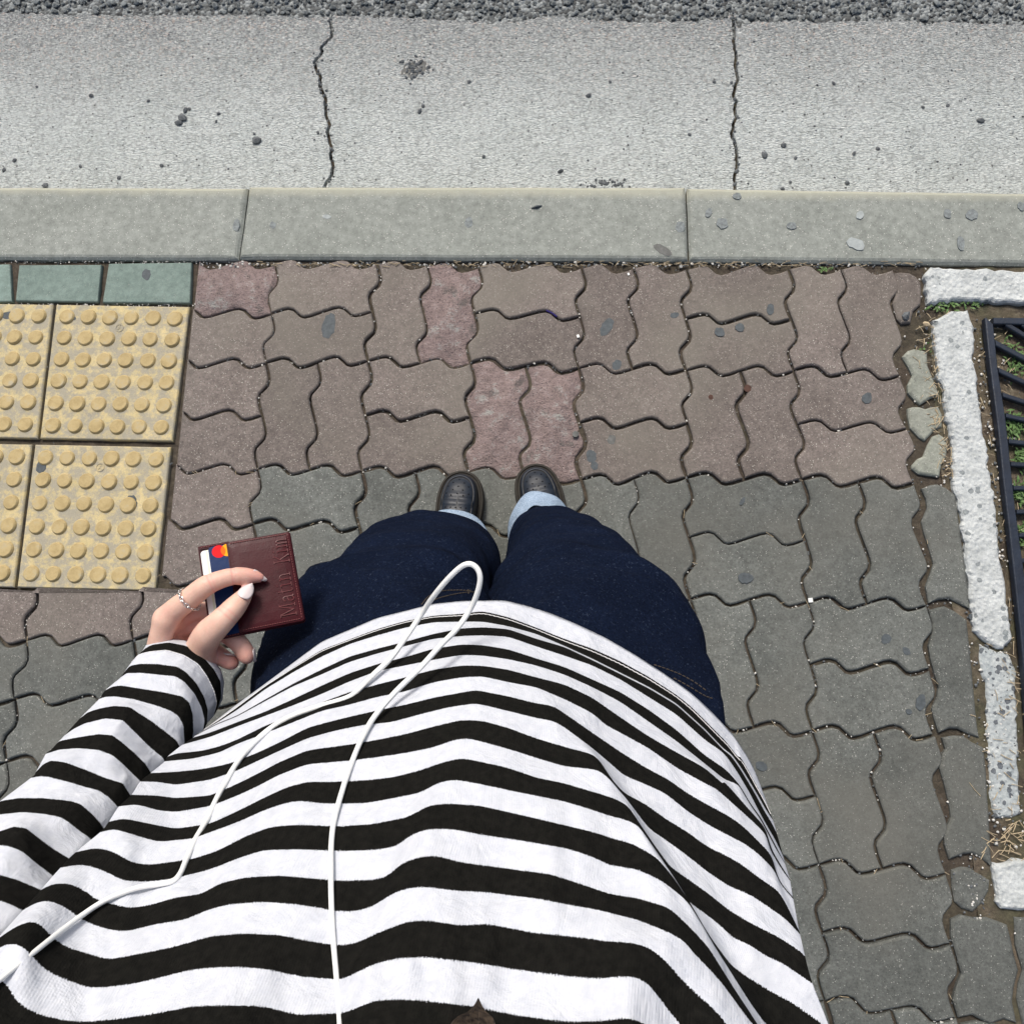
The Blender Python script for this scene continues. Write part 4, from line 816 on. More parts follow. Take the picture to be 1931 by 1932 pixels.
# ---- jeans
def leg(rows, name_seed, nseg=120, nz=110):
    R_ = []
    for z, uL, uR, vF, bb in rows:
        dpt = (CAM[2] - z); fr = at((uL + uR) / 2, vF, z); vm = vF + bb * 1448 / dpt; L_, Rr = at(uL, vm, z), at(uR, vm, z)
        R_.append((*((L_[:2] + Rr[:2]) / 2), z, (Rr[0] - L_[0]) / 2, bb, fr[1]))
    R_ = np.array(R_); Z = np.linspace(R_[0, 2], R_[-1, 2], nz); G = [np.interp(-Z, -R_[:, 2], R_[:, q]) for q in range(6)]
    G = [smooth_rows(g.copy(), 6) for g in G]
    V = []
    for i_ in range(nz):
        for k in range(nseg):
            t = 2 * math.pi * k / nseg; e = .86; cx, cy = math.copysign(abs(math.cos(t)) ** e, math.cos(t)), math.copysign(abs(math.sin(t)) ** e, math.sin(t))
            V.append((G[0][i_] + G[3][i_] * cx, G[5][i_] - G[4][i_] + G[4][i_] * cy, Z[i_]))
    V = np.array(V); cen = np.repeat(np.stack([G[0], G[5] - G[4], Z], 1), nseg, 0); nrm = V - cen; nrm /= np.linalg.norm(nrm, axis=1)[:, None] + 1e-9
    w_ = vnoise(V * [1, 1, 1.6], 7, name_seed) * .009 + vnoise(V * [1, 1, 2.6], 15, name_seed + 1) * .007 + vnoise(V * [1, 1, 2], 38, name_seed + 2) * .002
    w_ *= np.clip((.84 - V[:, 2]) / .12, .1, 1); zl = V[:, 2] + .03 * vnoise(V * [1, 1, 0], 6, name_seed + 3); ld = zl - (.655 if name_seed == 47 else .70)
    w_ += (.017 if name_seed == 47 else .012) * np.where(ld > 0, np.exp(-ld / .07), np.exp(ld / .006)) * (nrm[:, 1] > -.2)
    V = V + nrm * w_[:, None]
    F = [(a * nseg + k, (a + 1) * nseg + k, (a + 1) * nseg + (k + 1) % nseg, a * nseg + (k + 1) % nseg) for a in range(nz - 1) for k in range(nseg)]
    return V, F, G, Z
jb = MB()
LL = [(.845, 472, 926, 1150, .10), (.81, 478, 926, 1122, .108), (.75, 492, 930, 1080, .112), (.65, 545, 934, 1035, .112), (.55, 602, 936, 996, .108), (.45, 655, 937, 976, .104), (.35, 700, 937, 972, .10), (.25, 748, 939, 974, .10), (.09, 775, 942, 978, .10)]
RL = [(.845, 900, 1362, 1155, .10), (.81, 905, 1366, 1128, .108), (.75, 918, 1345, 1085, .112), (.65, 930, 1298, 1042, .112), (.55, 940, 1250, 1002, .108), (.45, 947, 1212, 978, .104), (.35, 953, 1175, 968, .10), (.25, 957, 1135, 963, .10), (.09, 962, 1090, 962, .10)]
for rows, sd_ in ((LL, 31), (RL, 47)):
    V, F, G, Z = leg(rows, sd_); jb.add(V, F)
JV = np.array(jb.v); HR = SV[0]; hc = HR.mean(0); ha = np.arctan2(HR[:, 1] - hc[1], HR[:, 0] - hc[0]); hr = np.hypot(HR[:, 0] - hc[0], HR[:, 1] - hc[1]); od = np.argsort(ha)
ja = np.arctan2(JV[:, 1] - hc[1], JV[:, 0] - hc[0]); jr = np.hypot(JV[:, 0] - hc[0], JV[:, 1] - hc[1]); lr = np.interp(ja, ha[od], hr[od], period=2 * math.pi); lz = np.interp(ja, ha[od], HR[od, 2], period=2 * math.pi)
lim = lr - .012 + np.clip(lz - .008 - JV[:, 2], 0, 1) * .9; kf = np.minimum(1, lim / np.maximum(jr, 1e-6)); up_ = JV[:, 2] > lz - .12
JV[up_, 0] = hc[0] + (JV[up_, 0] - hc[0]) * kf[up_]; JV[up_, 1] = hc[1] + (JV[up_, 1] - hc[1]) * kf[up_]; jb.v = [tuple(q) for q in JV]
jeans = jb.build('jeans', M['denim'], person, smooth=True)
def cuff(uL, uR, vF, bb, z0, z1, skew, name):
    V = []; n = 72; rows = [(z1, .62), (z1 - .008, .70), ((z0 + z1) / 2, .84), (z0 + .010, .97), (z0 + .003, 1.0), (z0, .985), (z0 + .003, .95), (z1 - .015, .62)]
    for z, s_ in rows:
        L_, Rr = at(uL, vF + bb * 1448 / CAM[2], z0), at(uR, vF + bb * 1448 / (CAM[2] - z0), z0); fr = at((uL + uR) / 2, vF, z0)[1]; c = (L_ + Rr) / 2; a_ = (Rr[0] - L_[0]) / 2
        for k in range(n):
            t = 2 * math.pi * k / n; wv = 1 + .025 * math.sin(3 * t + uL) + .015 * math.sin(7 * t)
            V.append((c[0] + a_ * s_ * wv * math.cos(t), fr - bb + bb * s_ * wv * math.sin(t) + skew * a_ * math.cos(t), z))
    F = [(a * n + k, (a + 1) * n + k, (a + 1) * n + (k + 1) % n, a * n + (k + 1) % n) for a in range(len(rows) - 1) for k in range(n)]
    return mesh(name, V, F, M['denim_light'], jeans, smooth=True)
cuff(770, 946, 963, .10, .080, .122, -.15, 'turn_up')
cuff(956, 1090, 926, .10, .080, .122, -.12, 'turn_up')
# stitching of pocket and fly that shows at the hem
def on_px(pts, dep0, dep1): return np.array([at_depth(u, v, dep0 + (dep1 - dep0) * i_ / max(1, len(pts) - 1)) for i_, (u, v) in enumerate(pts)])
from mathutils.bvhtree import BVHTree
bpy.context.view_layer.update()
dg = bpy.context.evaluated_depsgraph_get()
def bvh(o): return BVHTree.FromPolygons([o.matrix_world @ v.co for v in o.data.vertices], [tuple(p.vertices) for p in o.data.polygons])
JB = bvh(jeans); SBV = bvh(shirt)
def cast(T, u, v, off=.0, fb=.66):
    d = Vector(ray(u, v)).normalized(); h = T.ray_cast(Vector(CAM), d)
    if h[0] is None: return at_depth(u, v, fb)
    return np.array(h[0]) - np.array(d) * off
def seamline(pts, mat, par, T, r=.0005, gap=.0045, ln=.003):
    P = catmull(pts, 14); Q = np.array([cast(T, u, v, .0012) for u, v in P]); d = np.r_[0, np.cumsum(np.linalg.norm(np.diff(Q, axis=0), axis=1))]; b_ = MB(); x = 0
    while x + ln < d[-1]:
        A_ = [np.interp(x, d, Q[:, q]) for q in range(3)]; B_ = [np.interp(x + ln, d, Q[:, q]) for q in range(3)]; b_.tube([A_, B_], r, 4); x += gap
    return b_
b = MB()
for pts in ([(795, 1140), (808, 1125), (830, 1115), (860, 1113), (890, 1114)], [(806, 1142), (822, 1130), (850, 1122), (880, 1117), (900, 1116)], [(883, 1112), (884, 1122)]):
    q = seamline(pts, None, None, JB); b.add(q.v, q.f)
q = seamline(cv('B', [(1040, 755), (1130, 785), (1230, 825), (1330, 880), (1420, 945)]), None, None, JB); b.add(q.v, q.f)
q = seamline(cv('B', [(1180, 850), (1290, 910), (1400, 975), (1470, 1000)]), None, None, JB); b.add(q.v, q.f)
b.build('jeans_stitching', M['jean_thread'], jeans, kind='stuff')
# ---- shoes
def shoe(u, v, ang, mir):
    p = at(u, v, 0); e = empty('shoe_mount', (p[0], p[1], 0)); bpy.data.objects.remove(e)
    ca, sa = math.cos(ang), math.sin(ang)
    def wld(x, y, z): x *= mir; return (p[0] + x * ca - y * sa, p[1] + x * sa + y * ca, z)
    Y = [0, -.006, -.018, -.038, -.065, -.10, -.14, -.18, -.22, -.25, -.268, -.275]; XL = [-.006, -.021, -.034, -.043, -.0475, -.047, -.043, -.039, -.037, -.034, -.024, -.006]; XR = [.008, .024, .037, .0455, .0490, .0465, .040, .037, .037, .034, .024, .006]
    def outline(s, n=90):
        Pp = [(x, y) for x, y in zip(XL, Y)] + [(x, y) for x, y in zip(XR[::-1], Y[::-1])]; Pp = np.array(Pp); c = np.array([0, -.13]); Pc = catmull(np.vstack([Pp, Pp[:1]]), 6)[:-1]
        T = np.roll(Pc, -1, 0) - np.roll(Pc, 1, 0); T /= np.linalg.norm(T, axis=1)[:, None] + 1e-9; nn = np.stack([-T[:, 1], T[:, 0]], 1)
        if np.dot(nn[0], c - Pc[0]) < 0: nn = -nn
        return Pc + nn * s
    o0 = outline(0); n = len(o0)
    def ringmesh(levels, mat, name, cap=True):
        V = []; 
        for ol, z in levels: V += [wld(q[0], q[1], z if np.isscalar(z) else z[i_]) for i_, q in enumerate(ol)]
        F = [(a * n + k, a * n + (k + 1) % n, (a + 1) * n + (k + 1) % n, (a + 1) * n + k) for a in range(len(levels) - 1) for k in range(n)]
        if cap: F.append(tuple((len(levels) - 1) * n + k for k in range(n)))
        return V, F
    V, F = ringmesh([(o0, .001), (outline(-.0005), .008), (outline(0), .024), (outline(.0015), .028), (outline(.005), .029), (outline(.0065), .0265), (outline(.013), .0265)], None, '')
    sole = mesh('sole', V, F, M['rubber'], None, smooth=False)
    lv = []; ol0 = outline(.0100); cen = np.array([.002, -.115])
    for f, h in ((0, .026), (.02, .036), (.06, .046), (.12, .0535), (.20, .0585), (.215, .0570), (.235, .0575), (.32, .0600), (.45, .0625), (.6, .0640), (.75, .0646), (.9, .0648), (.97, .0648)):
        ol = ol0 + (np.array([0.0, 0]) + np.stack([cen[0] - ol0[:, 0], (np.clip(ol0[:, 1], -.215, -.058) - ol0[:, 1])], 1)) * f
        hh = h + np.clip((-.05 - ol[:, 1]) / .15, 0, 1) * .035 * min(1, f * 5) - .012 * np.clip((ol[:, 1] + .06) / .06, 0, 1) * min(1, f * 4)
        crease = .0035 * np.exp(-((ol[:, 1] + .077) / .0045) ** 2) * (f > .2) - .003 * np.exp(-((ol[:, 1] + .069) / .004) ** 2) * (f > .2)
        lv.append((ol, hh + crease))
    V, F = ringmesh(lv, None, ''); up_ = mesh('shoe', V, F, M['leather'], person, smooth=True, label=None)
    sole.parent = up_
    T = BVHTree.FromPolygons([Vector(q) for q in V], F); b_ = MB()
    for r_i, (yy_, xs2) in enumerate([(-.026, (0,)), (-.034, (-.011, .011)), (-.042, (-.02, 0, .02)), (-.050, (-.010, .010)), (-.058, (-.022, 0, .022)), (-.062, (-.012, .012)), (-.088, (-.02, -.01, 0, .01, .02)), (-.095, (-.026, .026))]):
        for x in xs2:
            w_ = wld(x, yy_, .15); h = T.ray_cast(Vector(w_), Vector((0, 0, -1)))
            if h[0]:
                c = np.array(h[0]); t_ = MB(); t_.tube([c + (0, 0, .00035), c - (0, 0, .002)], .0016, 8); b_.add(t_.v, t_.f)
    b_.build('perforations', M['hole'], up_, kind='stuff')
    # toe cap seam
    b_ = MB(); ring_ = []
    for f in (.228,):
        ol = ol0 + np.stack([cen[0] - ol0[:, 0], (np.clip(ol0[:, 1], -.215, -.058) - ol0[:, 1])], 1) * f
        for q in ol:
            if q[1] > -.16:
                w_ = wld(q[0], q[1], .15); h = T.ray_cast(Vector(w_), Vector((0, 0, -1)))
                if h[0]: ring_.append(np.array(h[0]) + (0, 0, .0003))
    # ordered along the outline
    seg = []; 
    for q in ring_:
        if seg and np.linalg.norm(q - seg[-1]) > .02: b_.tube(seg, .0006, 5) if len(seg) > 2 else None; seg = []
        seg.append(q)
    if len(seg) > 2: b_.tube(seg, .0006, 5)
    b_.build('seam', M['rubber'], up_)
    b_ = MB()   # tongue and lace stay
    for k in range(3):
        yy_ = -.135 - .016 * k; pts = []
        for x in np.linspace(-.026, .026, 9):
            w_ = wld(x, yy_ + .004 * math.cos(x * 60), .2); h = T.ray_cast(Vector(w_), Vector((0, 0, -1)))
            if h[0]: pts.append(np.array(h[0]) + (0, 0, .0015))
        if len(pts) > 2: b_.tube(pts, .0022, 6)
    b_.build('laces', M['leather'], up_)
    return up_
shoe(874, 893, math.radians(-2), 1)
shoe(1004, 881, math.radians(15), -1)
# ---- card wallet: pose measured from its four corners
WLOC = np.array([0.31888959, -0.79724567, 0.76001339]); WR = np.array(Euler((-0.07520192, 0.2821665, 0.26327283), 'XYZ').to_matrix()); WW, WH = .093 * .93, .100 * .93; WLOC = CAM + (WLOC - CAM) * .93
def wp(x, y, z=0):   # x,y shares from the top left corner, z metres above the middle plane
    return WLOC + WR @ np.array([(x - .5) * WW, (.5 - y) * WH, z])
def wplane(u, v, off):
    n_ = WR[:, 2]; r_ = ray(u, v); d = np.dot(WLOC + n_ * off - CAM, n_) / np.dot(r_, n_); return CAM + r_ * d
def rrect(x0, y0, x1, y1, r, n=5):
    o = []
    for cx_, cy_, a0 in ((x1 - r, y0 + r * .93, -90), (x1 - r, y1 - r * .93, 0), (x0 + r, y1 - r * .93, 90), (x0 + r, y0 + r * .93, 180)):
        for k in range(n + 1):
            a = math.radians(a0 + 90 * k / n); o.append((cx_ + r * math.cos(a), cy_ + r * .93 * math.sin(a)))
    return o
def wslab(o, z0, z1, name, mat, parent, bev=.0006, puff=0):
    o = np.array(o); c = o.mean(0); L_ = [(1, z0), (1, z1 - bev), (1 - bev * 12, z1 - bev * .3), (1 - bev * 30, z1)]
    if puff: L_ += [(.86, z1 + puff * .55), (.7, z1 + puff * .85), (.45, z1 + puff), (.2, z1 + puff)]
    V = []; 
    for s_, z in L_: V += [wp(*(c + (q - c) * s_), z) for q in o]
    n = len(o); F = [(a * n + (k + 1) % n, a * n + k, (a + 1) * n + k, (a + 1) * n + (k + 1) % n) for a in range(len(L_) - 1) for k in range(n)]
    F += [tuple((len(L_) - 1) * n + k for k in range(n))[::-1], tuple(range(n))]
    return mesh(name, V, F, mat, parent, smooth=False)
wal = empty('card_wallet', tuple(WLOC), label='dark red leather card wallet with raised lettering held in the left hand', category='wallet')
wslab(rrect(0, 0, 1, 1, .035), -.0025, -.0003, 'back_panel', M['wallet'], wal)
fp = wslab(rrect(.305, 0.012, .992, .988, .03), .0004, .0030, 'front_pocket', M['wallet'], wal, puff=.0012)
wslab([(.0, .0), (.33, -.002), (.33, .028), (.012, .03), (.012, .965), (.33, .972), (.33, 1.0), (0, 1)], -.0003, .0008, 'rim', M['wallet'], wal)
wslab([(.303, .02), (.318, .02), (.318, .98), (.303, .98)], .0028, .0036, 'pocket_edge', M['wallet'], wal, bev=.0003)
b = MB()
def stitches(x0, y0, x1, y1, n, z=.0037):
    for k in range(n):
        a_, c_ = (k + .15) / n, (k + .75) / n; p_, q_ = wp(x0 + (x1 - x0) * a_, y0 + (y1 - y0) * a_, z), wp(x0 + (x1 - x0) * c_, y0 + (y1 - y0) * c_, z); b.tube([p_, (p_ + q_) / 2 + WR[:, 2] * .0003, q_], .00042, 5)
stitches(.965, .04, .965, .96, 34); stitches(.34, .036, .95, .036, 24); stitches(.34, .962, .95, .962, 24); stitches(.03, .018, .30, .018, 10, .0013); stitches(.03, .985, .30, .985, 10, .0013)
b.build('stitching', M['wallet_thread'], wal)
# raised lettering, read from the lower edge upwards
GL = {'M': (1.15, [[(.0, 0), (.28, 0)], [(.14, 0), (.14, 1)], [(0, 1), (.2, 1)], [(.2, 1), (.575, .12)], [(.575, .12), (.95, 1)], [(.95, 1), (1.15, 1)], [(1.01, 1), (1.01, 0)], [(.85, 0), (1.15, 0)]]),
 'a': (.62, [[(.06, .54), (.14, .64), (.3, .68), (.44, .62), (.48, .5), (.48, .1), (.54, 0), (.62, 0)], [(.48, .4), (.26, .38), (.1, .3), (.06, .17), (.12, .04), (.26, 0), (.4, .06), (.48, .18)]]),
 't': (.42, [[(.18, .92), (.18, .12), (.26, 0), (.40, .04)], [(.02, .66), (.38, .66)]]),
 'i': (.40, [[(.04, .66), (.2, .66), (.2, 0)], [(.02, 0), (.38, 0)], [(.16, .90), (.24, .96)]]),
 'n': (.74, [[(.02, .66), (.16, .66), (.16, 0)], [(0, 0), (.3, 0)], [(.16, .5), (.28, .64), (.42, .68), (.54, .6), (.58, .46), (.58, 0)], [(.44, 0), (.74, 0)]]),
 'K': (.95, [[(.0, 0), (.3, 0)], [(.15, 0), (.15, 1)], [(0, 1), (.3, 1)], [(.85, 1), (.17, .42)], [(.40, .60), (.86, 0)], [(.7, 1), (.95, 1)], [(.72, 0), (.98, 0)]]),
 'm': (1.1, [[(.02, .66), (.16, .66), (.16, 0)], [(0, 0), (.3, 0)], [(.16, .5), (.26, .64), (.38, .68), (.49, .6), (.53, .46), (.53, 0)], [(.42, 0), (.66, 0)], [(.53, .5), (.63, .64), (.75, .68), (.86, .6), (.9, .46), (.9, 0)], [(.8, 0), (1.06, 0)]])}
def word(txt, ys, ye, xb, em):
    tot = sum(GL[c][0] + .16 for c in txt) - .16; k_ = (ys - ye) / tot; cur = 0; b_ = MB()
    for ch in txt:
        wd, st_ = GL[ch]
        for s_ in st_:
            q = catmull(s_, 5) if len(s_) > 2 else np.array(s_); pts = [wp(xb - em * y_, ys - k_ * (cur + x_), .0044) for x_, y_ in q]
            b_.tube(pts, .0006, 6)
        cur += wd + .16
    return b_
tb = word('Matin', .915, .455, .918, .165); tk = word('Kim', .345, .075, .940, .165); tb.add(tk.v, tk.f); tb.build('raised_lettering', plain('lit_burgundy', (.105, .028, .030), .4, .3), fp)  # lettering paler than the leather: light caught by raised edges put into the colour
wc = wslab(rrect(.02, .055, .6, .955, .04), .0003, .0010, 'white_card', M['card_white'], None, bev=.0002)
tag(wc, 'white plastic card sticking out furthest left of the wallet pocket', 'card', 'cards in the wallet')
wslab([(.075, .06), (.095, .06), (.095, .95), (.075, .95)], .0009, .00112, 'printed_stripe', M['card_tint'], wc, bev=.00005)
bc = wslab(rrect(.105, .030, .7, .975, .04), .0011, .0019, 'blue_card', M['card_blue'], None, bev=.0002)
tag(bc, 'dark blue bank card with red and amber discs sticking out of the wallet', 'card', 'cards in the wallet')
def disc(cx_, cy_, r, z, mat, name, clip=None, par=None):
    P = [(cx_ + r / WW * math.cos(a), cy_ + r / WH * math.sin(a)) for a in np.linspace(0, 2 * math.pi, 41)[:-1]]
    if clip: P = [(min(max(x, clip[0]), clip[1]), y) for x, y in P]
    V = [wp(x, y, z) for x, y in P] + [wp(x, y, z - .00015) for x, y in P]; n = len(P)
    mesh(name, V, [tuple(range(n))[::-1]] + [(k, (k + 1) % n, n + (k + 1) % n, n + k) for k in range(n)], mat, par)
disc(.212, .095, .0062, .00206, M['red'], 'red_disc', par=bc); disc(.305, .095, .0062, .00212, M['amber'], 'amber_disc', par=bc)
r_ = .0062; cxm = (.212 + .305) / 2; hw = (.305 - .212) / 2 * WW; P = []
al = math.acos(hw / r_)
for a in np.linspace(-al, al, 12): P.append((.212 + r_ * math.cos(a) / WW, .095 + r_ * math.sin(a) / WH))
for a in np.linspace(al, -al, 12)[1:-1]: P.append((.305 - r_ * math.cos(a) / WW, .095 + r_ * math.sin(a) / WH))
V = [wp(x, y, .0022) for x, y in P] + [wp(x, y, .002) for x, y in P]; n = len(P)
mesh('orange_overlap', V, [tuple(range(n))[::-1]] + [(k, (k + 1) % n, n + (k + 1) % n, n + k) for k in range(n)], M['orange'], bc)
# ---- the hand: one smooth surface grown from tapered rounded limbs
def hz(x, y, off): u, v = cv('H', [(x, y)])[0]; return wplane(u, v, off)
PXM = 1.03e-4 * .93
def limb(spec, sub=6):
    P = catmull([list(hz(x, y, o)) + [r * PXM] for x, y, o, r in spec], sub); return P
def crease(P, spots_, depth=.0007, wid=.0011):
    d = np.r_[0, np.cumsum(np.linalg.norm(np.diff(P[:, :3], axis=0), axis=1))]
    return d, [(s_ * d[-1], depth, wid) for s_ in spots_]
IDX = limb([(300, 1040, -.006, 118), (400, 950, .002, 112), (510, 865, .009, 106), (600, 790, .0145, 103), (665, 742, .017, 101), (740, 705, .0175, 94), (830, 672, .0168, 88), (925, 650, .0158, 87), (1000, 642, .0148, 83), (1080, 644, .0135, 74), (1150, 655, .0120, 58), (1180, 662, .0112, 46)])
THB = limb([(600, 1400, -.018, 150), (645, 1280, -.006, 143), (705, 1185, .006, 138), (790, 1100, .0135, 124), (870, 1020, .0165, 116), (930, 955, .0165, 108), (985, 893, .0150, 94), (1030, 838, .0130, 76), (1060, 800, .0118, 58)])
MID = limb([(360, 1100, -.020, 105), (480, 1020, -.020, 100), (620, 980, -.017, 95), (780, 1000, -.0155, 90), (920, 1060, -.0145, 84), (1020, 1120, -.014, 74)])
RNG = limb([(360, 1180, -.030, 105), (520, 1130, -.030, 98), (690, 1130, -.024, 94), (830, 1180, -.0175, 92), (940, 1250, -.0150, 92), (1010, 1320, -.0150, 92), (1045, 1385, -.0160, 86), (1058, 1412, -.0165, 74)])
PNK = limb([(380, 1260, -.038, 100), (520, 1270, -.040, 92), (660, 1310, -.036, 86), (760, 1370, -.030, 84), (840, 1430, -.026, 84), (895, 1462, -.0245, 78), (915, 1470, -.0245, 70)])
PALM = [limb([(260, 1520, -.046, 130), (225, 1370, -.030, 120), (245, 1210, -.014, 110), (290, 1080, -.007, 112)]), limb([(400, 1540, -.048, 170), (370, 1380, -.040, 150), (350, 1220, -.034, 140)]), limb([(600, 1560, -.044, 150), (610, 1440, -.026, 145)])]
AXW = ss[2 * SUB].mean(0) - (CAM - ss[2 * SUB].mean(0)) / .8 * .012
WRI = []
for k in (1, 4, 8):
    c_ = (ss[k * SUB].mean(0) + ax[k]) / 2; WRI.append(c_)
allp = np.vstack([IDX, THB, MID, RNG, PNK] + PALM); lo = allp[:, :3].min(0) - .03; hi = allp[:, :3].max(0) + .03
WRI = np.array(WRI)
hgt = .00105; dim = np.ceil((hi - lo) / hgt).astype(int) + 1
gxs = [lo[q] + np.arange(dim[q]) * hgt for q in range(3)]
def sdf_limb(P, creases=None):
    D = np.full(dim, 1.0); dd = np.r_[0, np.cumsum(np.linalg.norm(np.diff(P[:, :3], axis=0), axis=1))]
    for a in range(len(P) - 1):
        A_, B_ = P[a], P[a + 1]; m_ = max(A_[3], B_[3]) + .022
        i0 = [max(0, int((min(A_[q], B_[q]) - m_ - lo[q]) / hgt)) for q in range(3)]; i1 = [min(dim[q], int((max(A_[q], B_[q]) + m_ - lo[q]) / hgt) + 2) for q in range(3)]
        X, Y_, Z_ = np.meshgrid(*[gxs[q][i0[q]:i1[q]] for q in range(3)], indexing='ij'); ab = B_[:3] - A_[:3]; L2 = ab.dot(ab) + 1e-12
        t = np.clip(((X - A_[0]) * ab[0] + (Y_ - A_[1]) * ab[1] + (Z_ - A_[2]) * ab[2]) / L2, 0, 1); r_ = A_[3] + (B_[3] - A_[3]) * t
        if creases:
            s_ = dd[a] + t * math.sqrt(L2)
            for c0, dp, wd in creases: r_ = r_ - dp * np.exp(-((s_ - c0 * dd[-1]) / wd) ** 2)
        d = np.sqrt((X - A_[0] - ab[0] * t) ** 2 + (Y_ - A_[1] - ab[1] * t) ** 2 + (Z_ - A_[2] - ab[2] * t) ** 2) - r_
        sl_ = tuple(slice(i0[q], i1[q]) for q in range(3)); D[sl_] = np.minimum(D[sl_], d)
    return D
def smin(a, b_, k): h = np.clip(.5 + .5 * (b_ - a) / k, 0, 1); return b_ * (1 - h) + a * h - k * h * (1 - h)
SD = sdf_limb(PALM[0])
for q in PALM[1:]: SD = smin(SD, sdf_limb(q), .009)
WC = [np.r_[hz(x, 1540, -.05), .022] for x in (360, 540)]
for c_ in WC:
    Pw = np.array([c_, np.r_[c_[:3] * .35 + WRI[1] * .65, .021]]); SD = smin(SD, sdf_limb(Pw), .012)
SD = smin(SD, sdf_limb(IDX, [(.545, .0016, .0011), (.575, .0010, .0009), (.745, .0017, .0010), (.77, .0009, .0008)]), .007)
SD = smin(SD, sdf_limb(THB, [(.66, .0006, .0012), (.70, .0004, .001)]), .008)
F3 = sdf_limb(MID, [(.6, .0008, .001)]); F4 = sdf_limb(RNG, [(.68, .0010, .0011), (.72, .0006, .001)]); F5 = sdf_limb(PNK, [(.62, .0010, .0011)])
for f_ in (F3, F4, F5): SD = smin(SD, f_, .003)
def nets(Fd):
    nx_, ny_, nz_ = Fd.shape; ins = Fd < 0; cor = [(a, b_, c_) for a in (0, 1) for b_ in (0, 1) for c_ in (0, 1)]
    def sh(A_, o): return A_[o[0]:nx_ - 1 + o[0], o[1]:ny_ - 1 + o[1], o[2]:nz_ - 1 + o[2]]
    cnt = sum(sh(ins, o).astype(int) for o in cor); mixd = (cnt > 0) & (cnt < 8); idx = -np.ones(mixd.shape, int); ii = np.argwhere(mixd); idx[mixd] = np.arange(len(ii))
    acc = np.zeros((len(ii), 3)); num = np.zeros(len(ii))
    for a in range(8):
        for b_ in range(a + 1, 8):
            oa, ob = np.array(cor[a]), np.array(cor[b_])
            if np.abs(oa - ob).sum() != 1: continue
            fa = sh(Fd, oa)[mixd]; fb = sh(Fd, ob)[mixd]; x = (fa < 0) != (fb < 0); t = np.where(x, fa / (fa - fb + 1e-15), 0); acc += np.where(x[:, None], oa + (ob - oa) * t[:, None], 0); num += x
    V = lo + (ii + acc / num[:, None]) * hgt; Fs = []
    for ax_ in range(3):
        o1 = [0, 0, 0]; o1[ax_] = 1; A_ = ins[:nx_ - 1, :ny_ - 1, :nz_ - 1]; B_ = ins[o1[0]:nx_ - 1 + o1[0], o1[1]:ny_ - 1 + o1[1], o1[2]:nz_ - 1 + o1[2]]
        pts_ = np.argwhere(A_ != B_); p_, q_ = [(1, 2), (2, 0), (0, 1)][ax_]; ok = (pts_[:, p_] > 0) & (pts_[:, q_] > 0); pts_ = pts_[ok]; e1 = np.zeros(3, int); e1[p_] = 1; e2 = np.zeros(3, int); e2[q_] = 1
        g_ = lambda P_: idx[P_[:, 0], P_[:, 1], P_[:, 2]]
        Qd = np.stack([g_(pts_ - e1 - e2), g_(pts_ - e2), g_(pts_), g_(pts_ - e1)], 1); fl_ = ~A_[pts_[:, 0], pts_[:, 1], pts_[:, 2]]; Qd[fl_] = Qd[fl_][:, ::-1]; Fs.append(Qd)
    return V, np.vstack(Fs)
HV, HF = nets(SD)
# knuckle and tendon relief stays in the shape; gentle relaxation of the grid
for _ in range(3):
    acc = np.zeros_like(HV); cn = np.zeros(len(HV))
    for a, b_ in ((0, 1), (1, 2), (2, 3), (3, 0)):
        np.add.at(acc, HF[:, a], HV[HF[:, b_]]); np.add.at(cn, HF[:, a], 1); np.add.at(acc, HF[:, b_], HV[HF[:, a]]); np.add.at(cn, HF[:, b_], 1)
    HV = .45 * HV + .55 * acc / cn[:, None]
# the body below the clothes, and the forearm in the sleeve, closed into the same object
bm_ = MB(); bm_.add(HV, [tuple(q) for q in HF.tolist()])
hipc = np.array([.572, -.925, .80]); nW = SV.shape[1]
def inner(rows_, f):
    V_ = []
    for row in rows_: c_ = row.mean(0); V_ += [c_ + (q - c_) * f for q in row]
    n_ = rows_.shape[1]; F_ = [(a * n_ + k, a * n_ + (k + 1) % n_, (a + 1) * n_ + (k + 1) % n_, (a + 1) * n_ + k) for a in range(len(rows_) - 1) for k in range(n_)]
    return V_, F_ + [tuple(range(n_))[::-1], tuple((len(rows_) - 1) * n_ + k for k in range(n_))]
bm_.add(*inner(SV[12::12, ::4] - np.array([0, .03, .03]), .50)); bm_.tube([ss[k, NCS // 2] - (CAM - ss[k, NCS // 2]) / np.linalg.norm(CAM - ss[k, NCS // 2]) * .048 for k in (15, 24, 33, 42, 54, 66)], .021, 12)
for (ux, vx, ankle) in ((850, 1060, 0), (1030, 1040, 1)):
    an_ = at(ux, vx, .08); bm_.tube([an_, (an_ + hipc) / 2 + (0, .01, 0), hipc + ((-.08, .08)[ankle], 0, .03)], [.035, .045, .05], 14)
bm_.tube([hipc - (0, 0, .05), hipc + (0, -.01, .12)], [.06, .06], 16)
body = bm_.build('body', M['skin'], person, smooth=True)
fa_ = body.data.attributes.new('flush', 'FLOAT', 'POINT'); fv = np.zeros(len(body.data.vertices))
def flush(P, r, amp):
    d = np.linalg.norm(HV - P, axis=1); fv[:len(HV)] = np.maximum(fv[:len(HV)], amp * np.exp(-(d / r) ** 2))
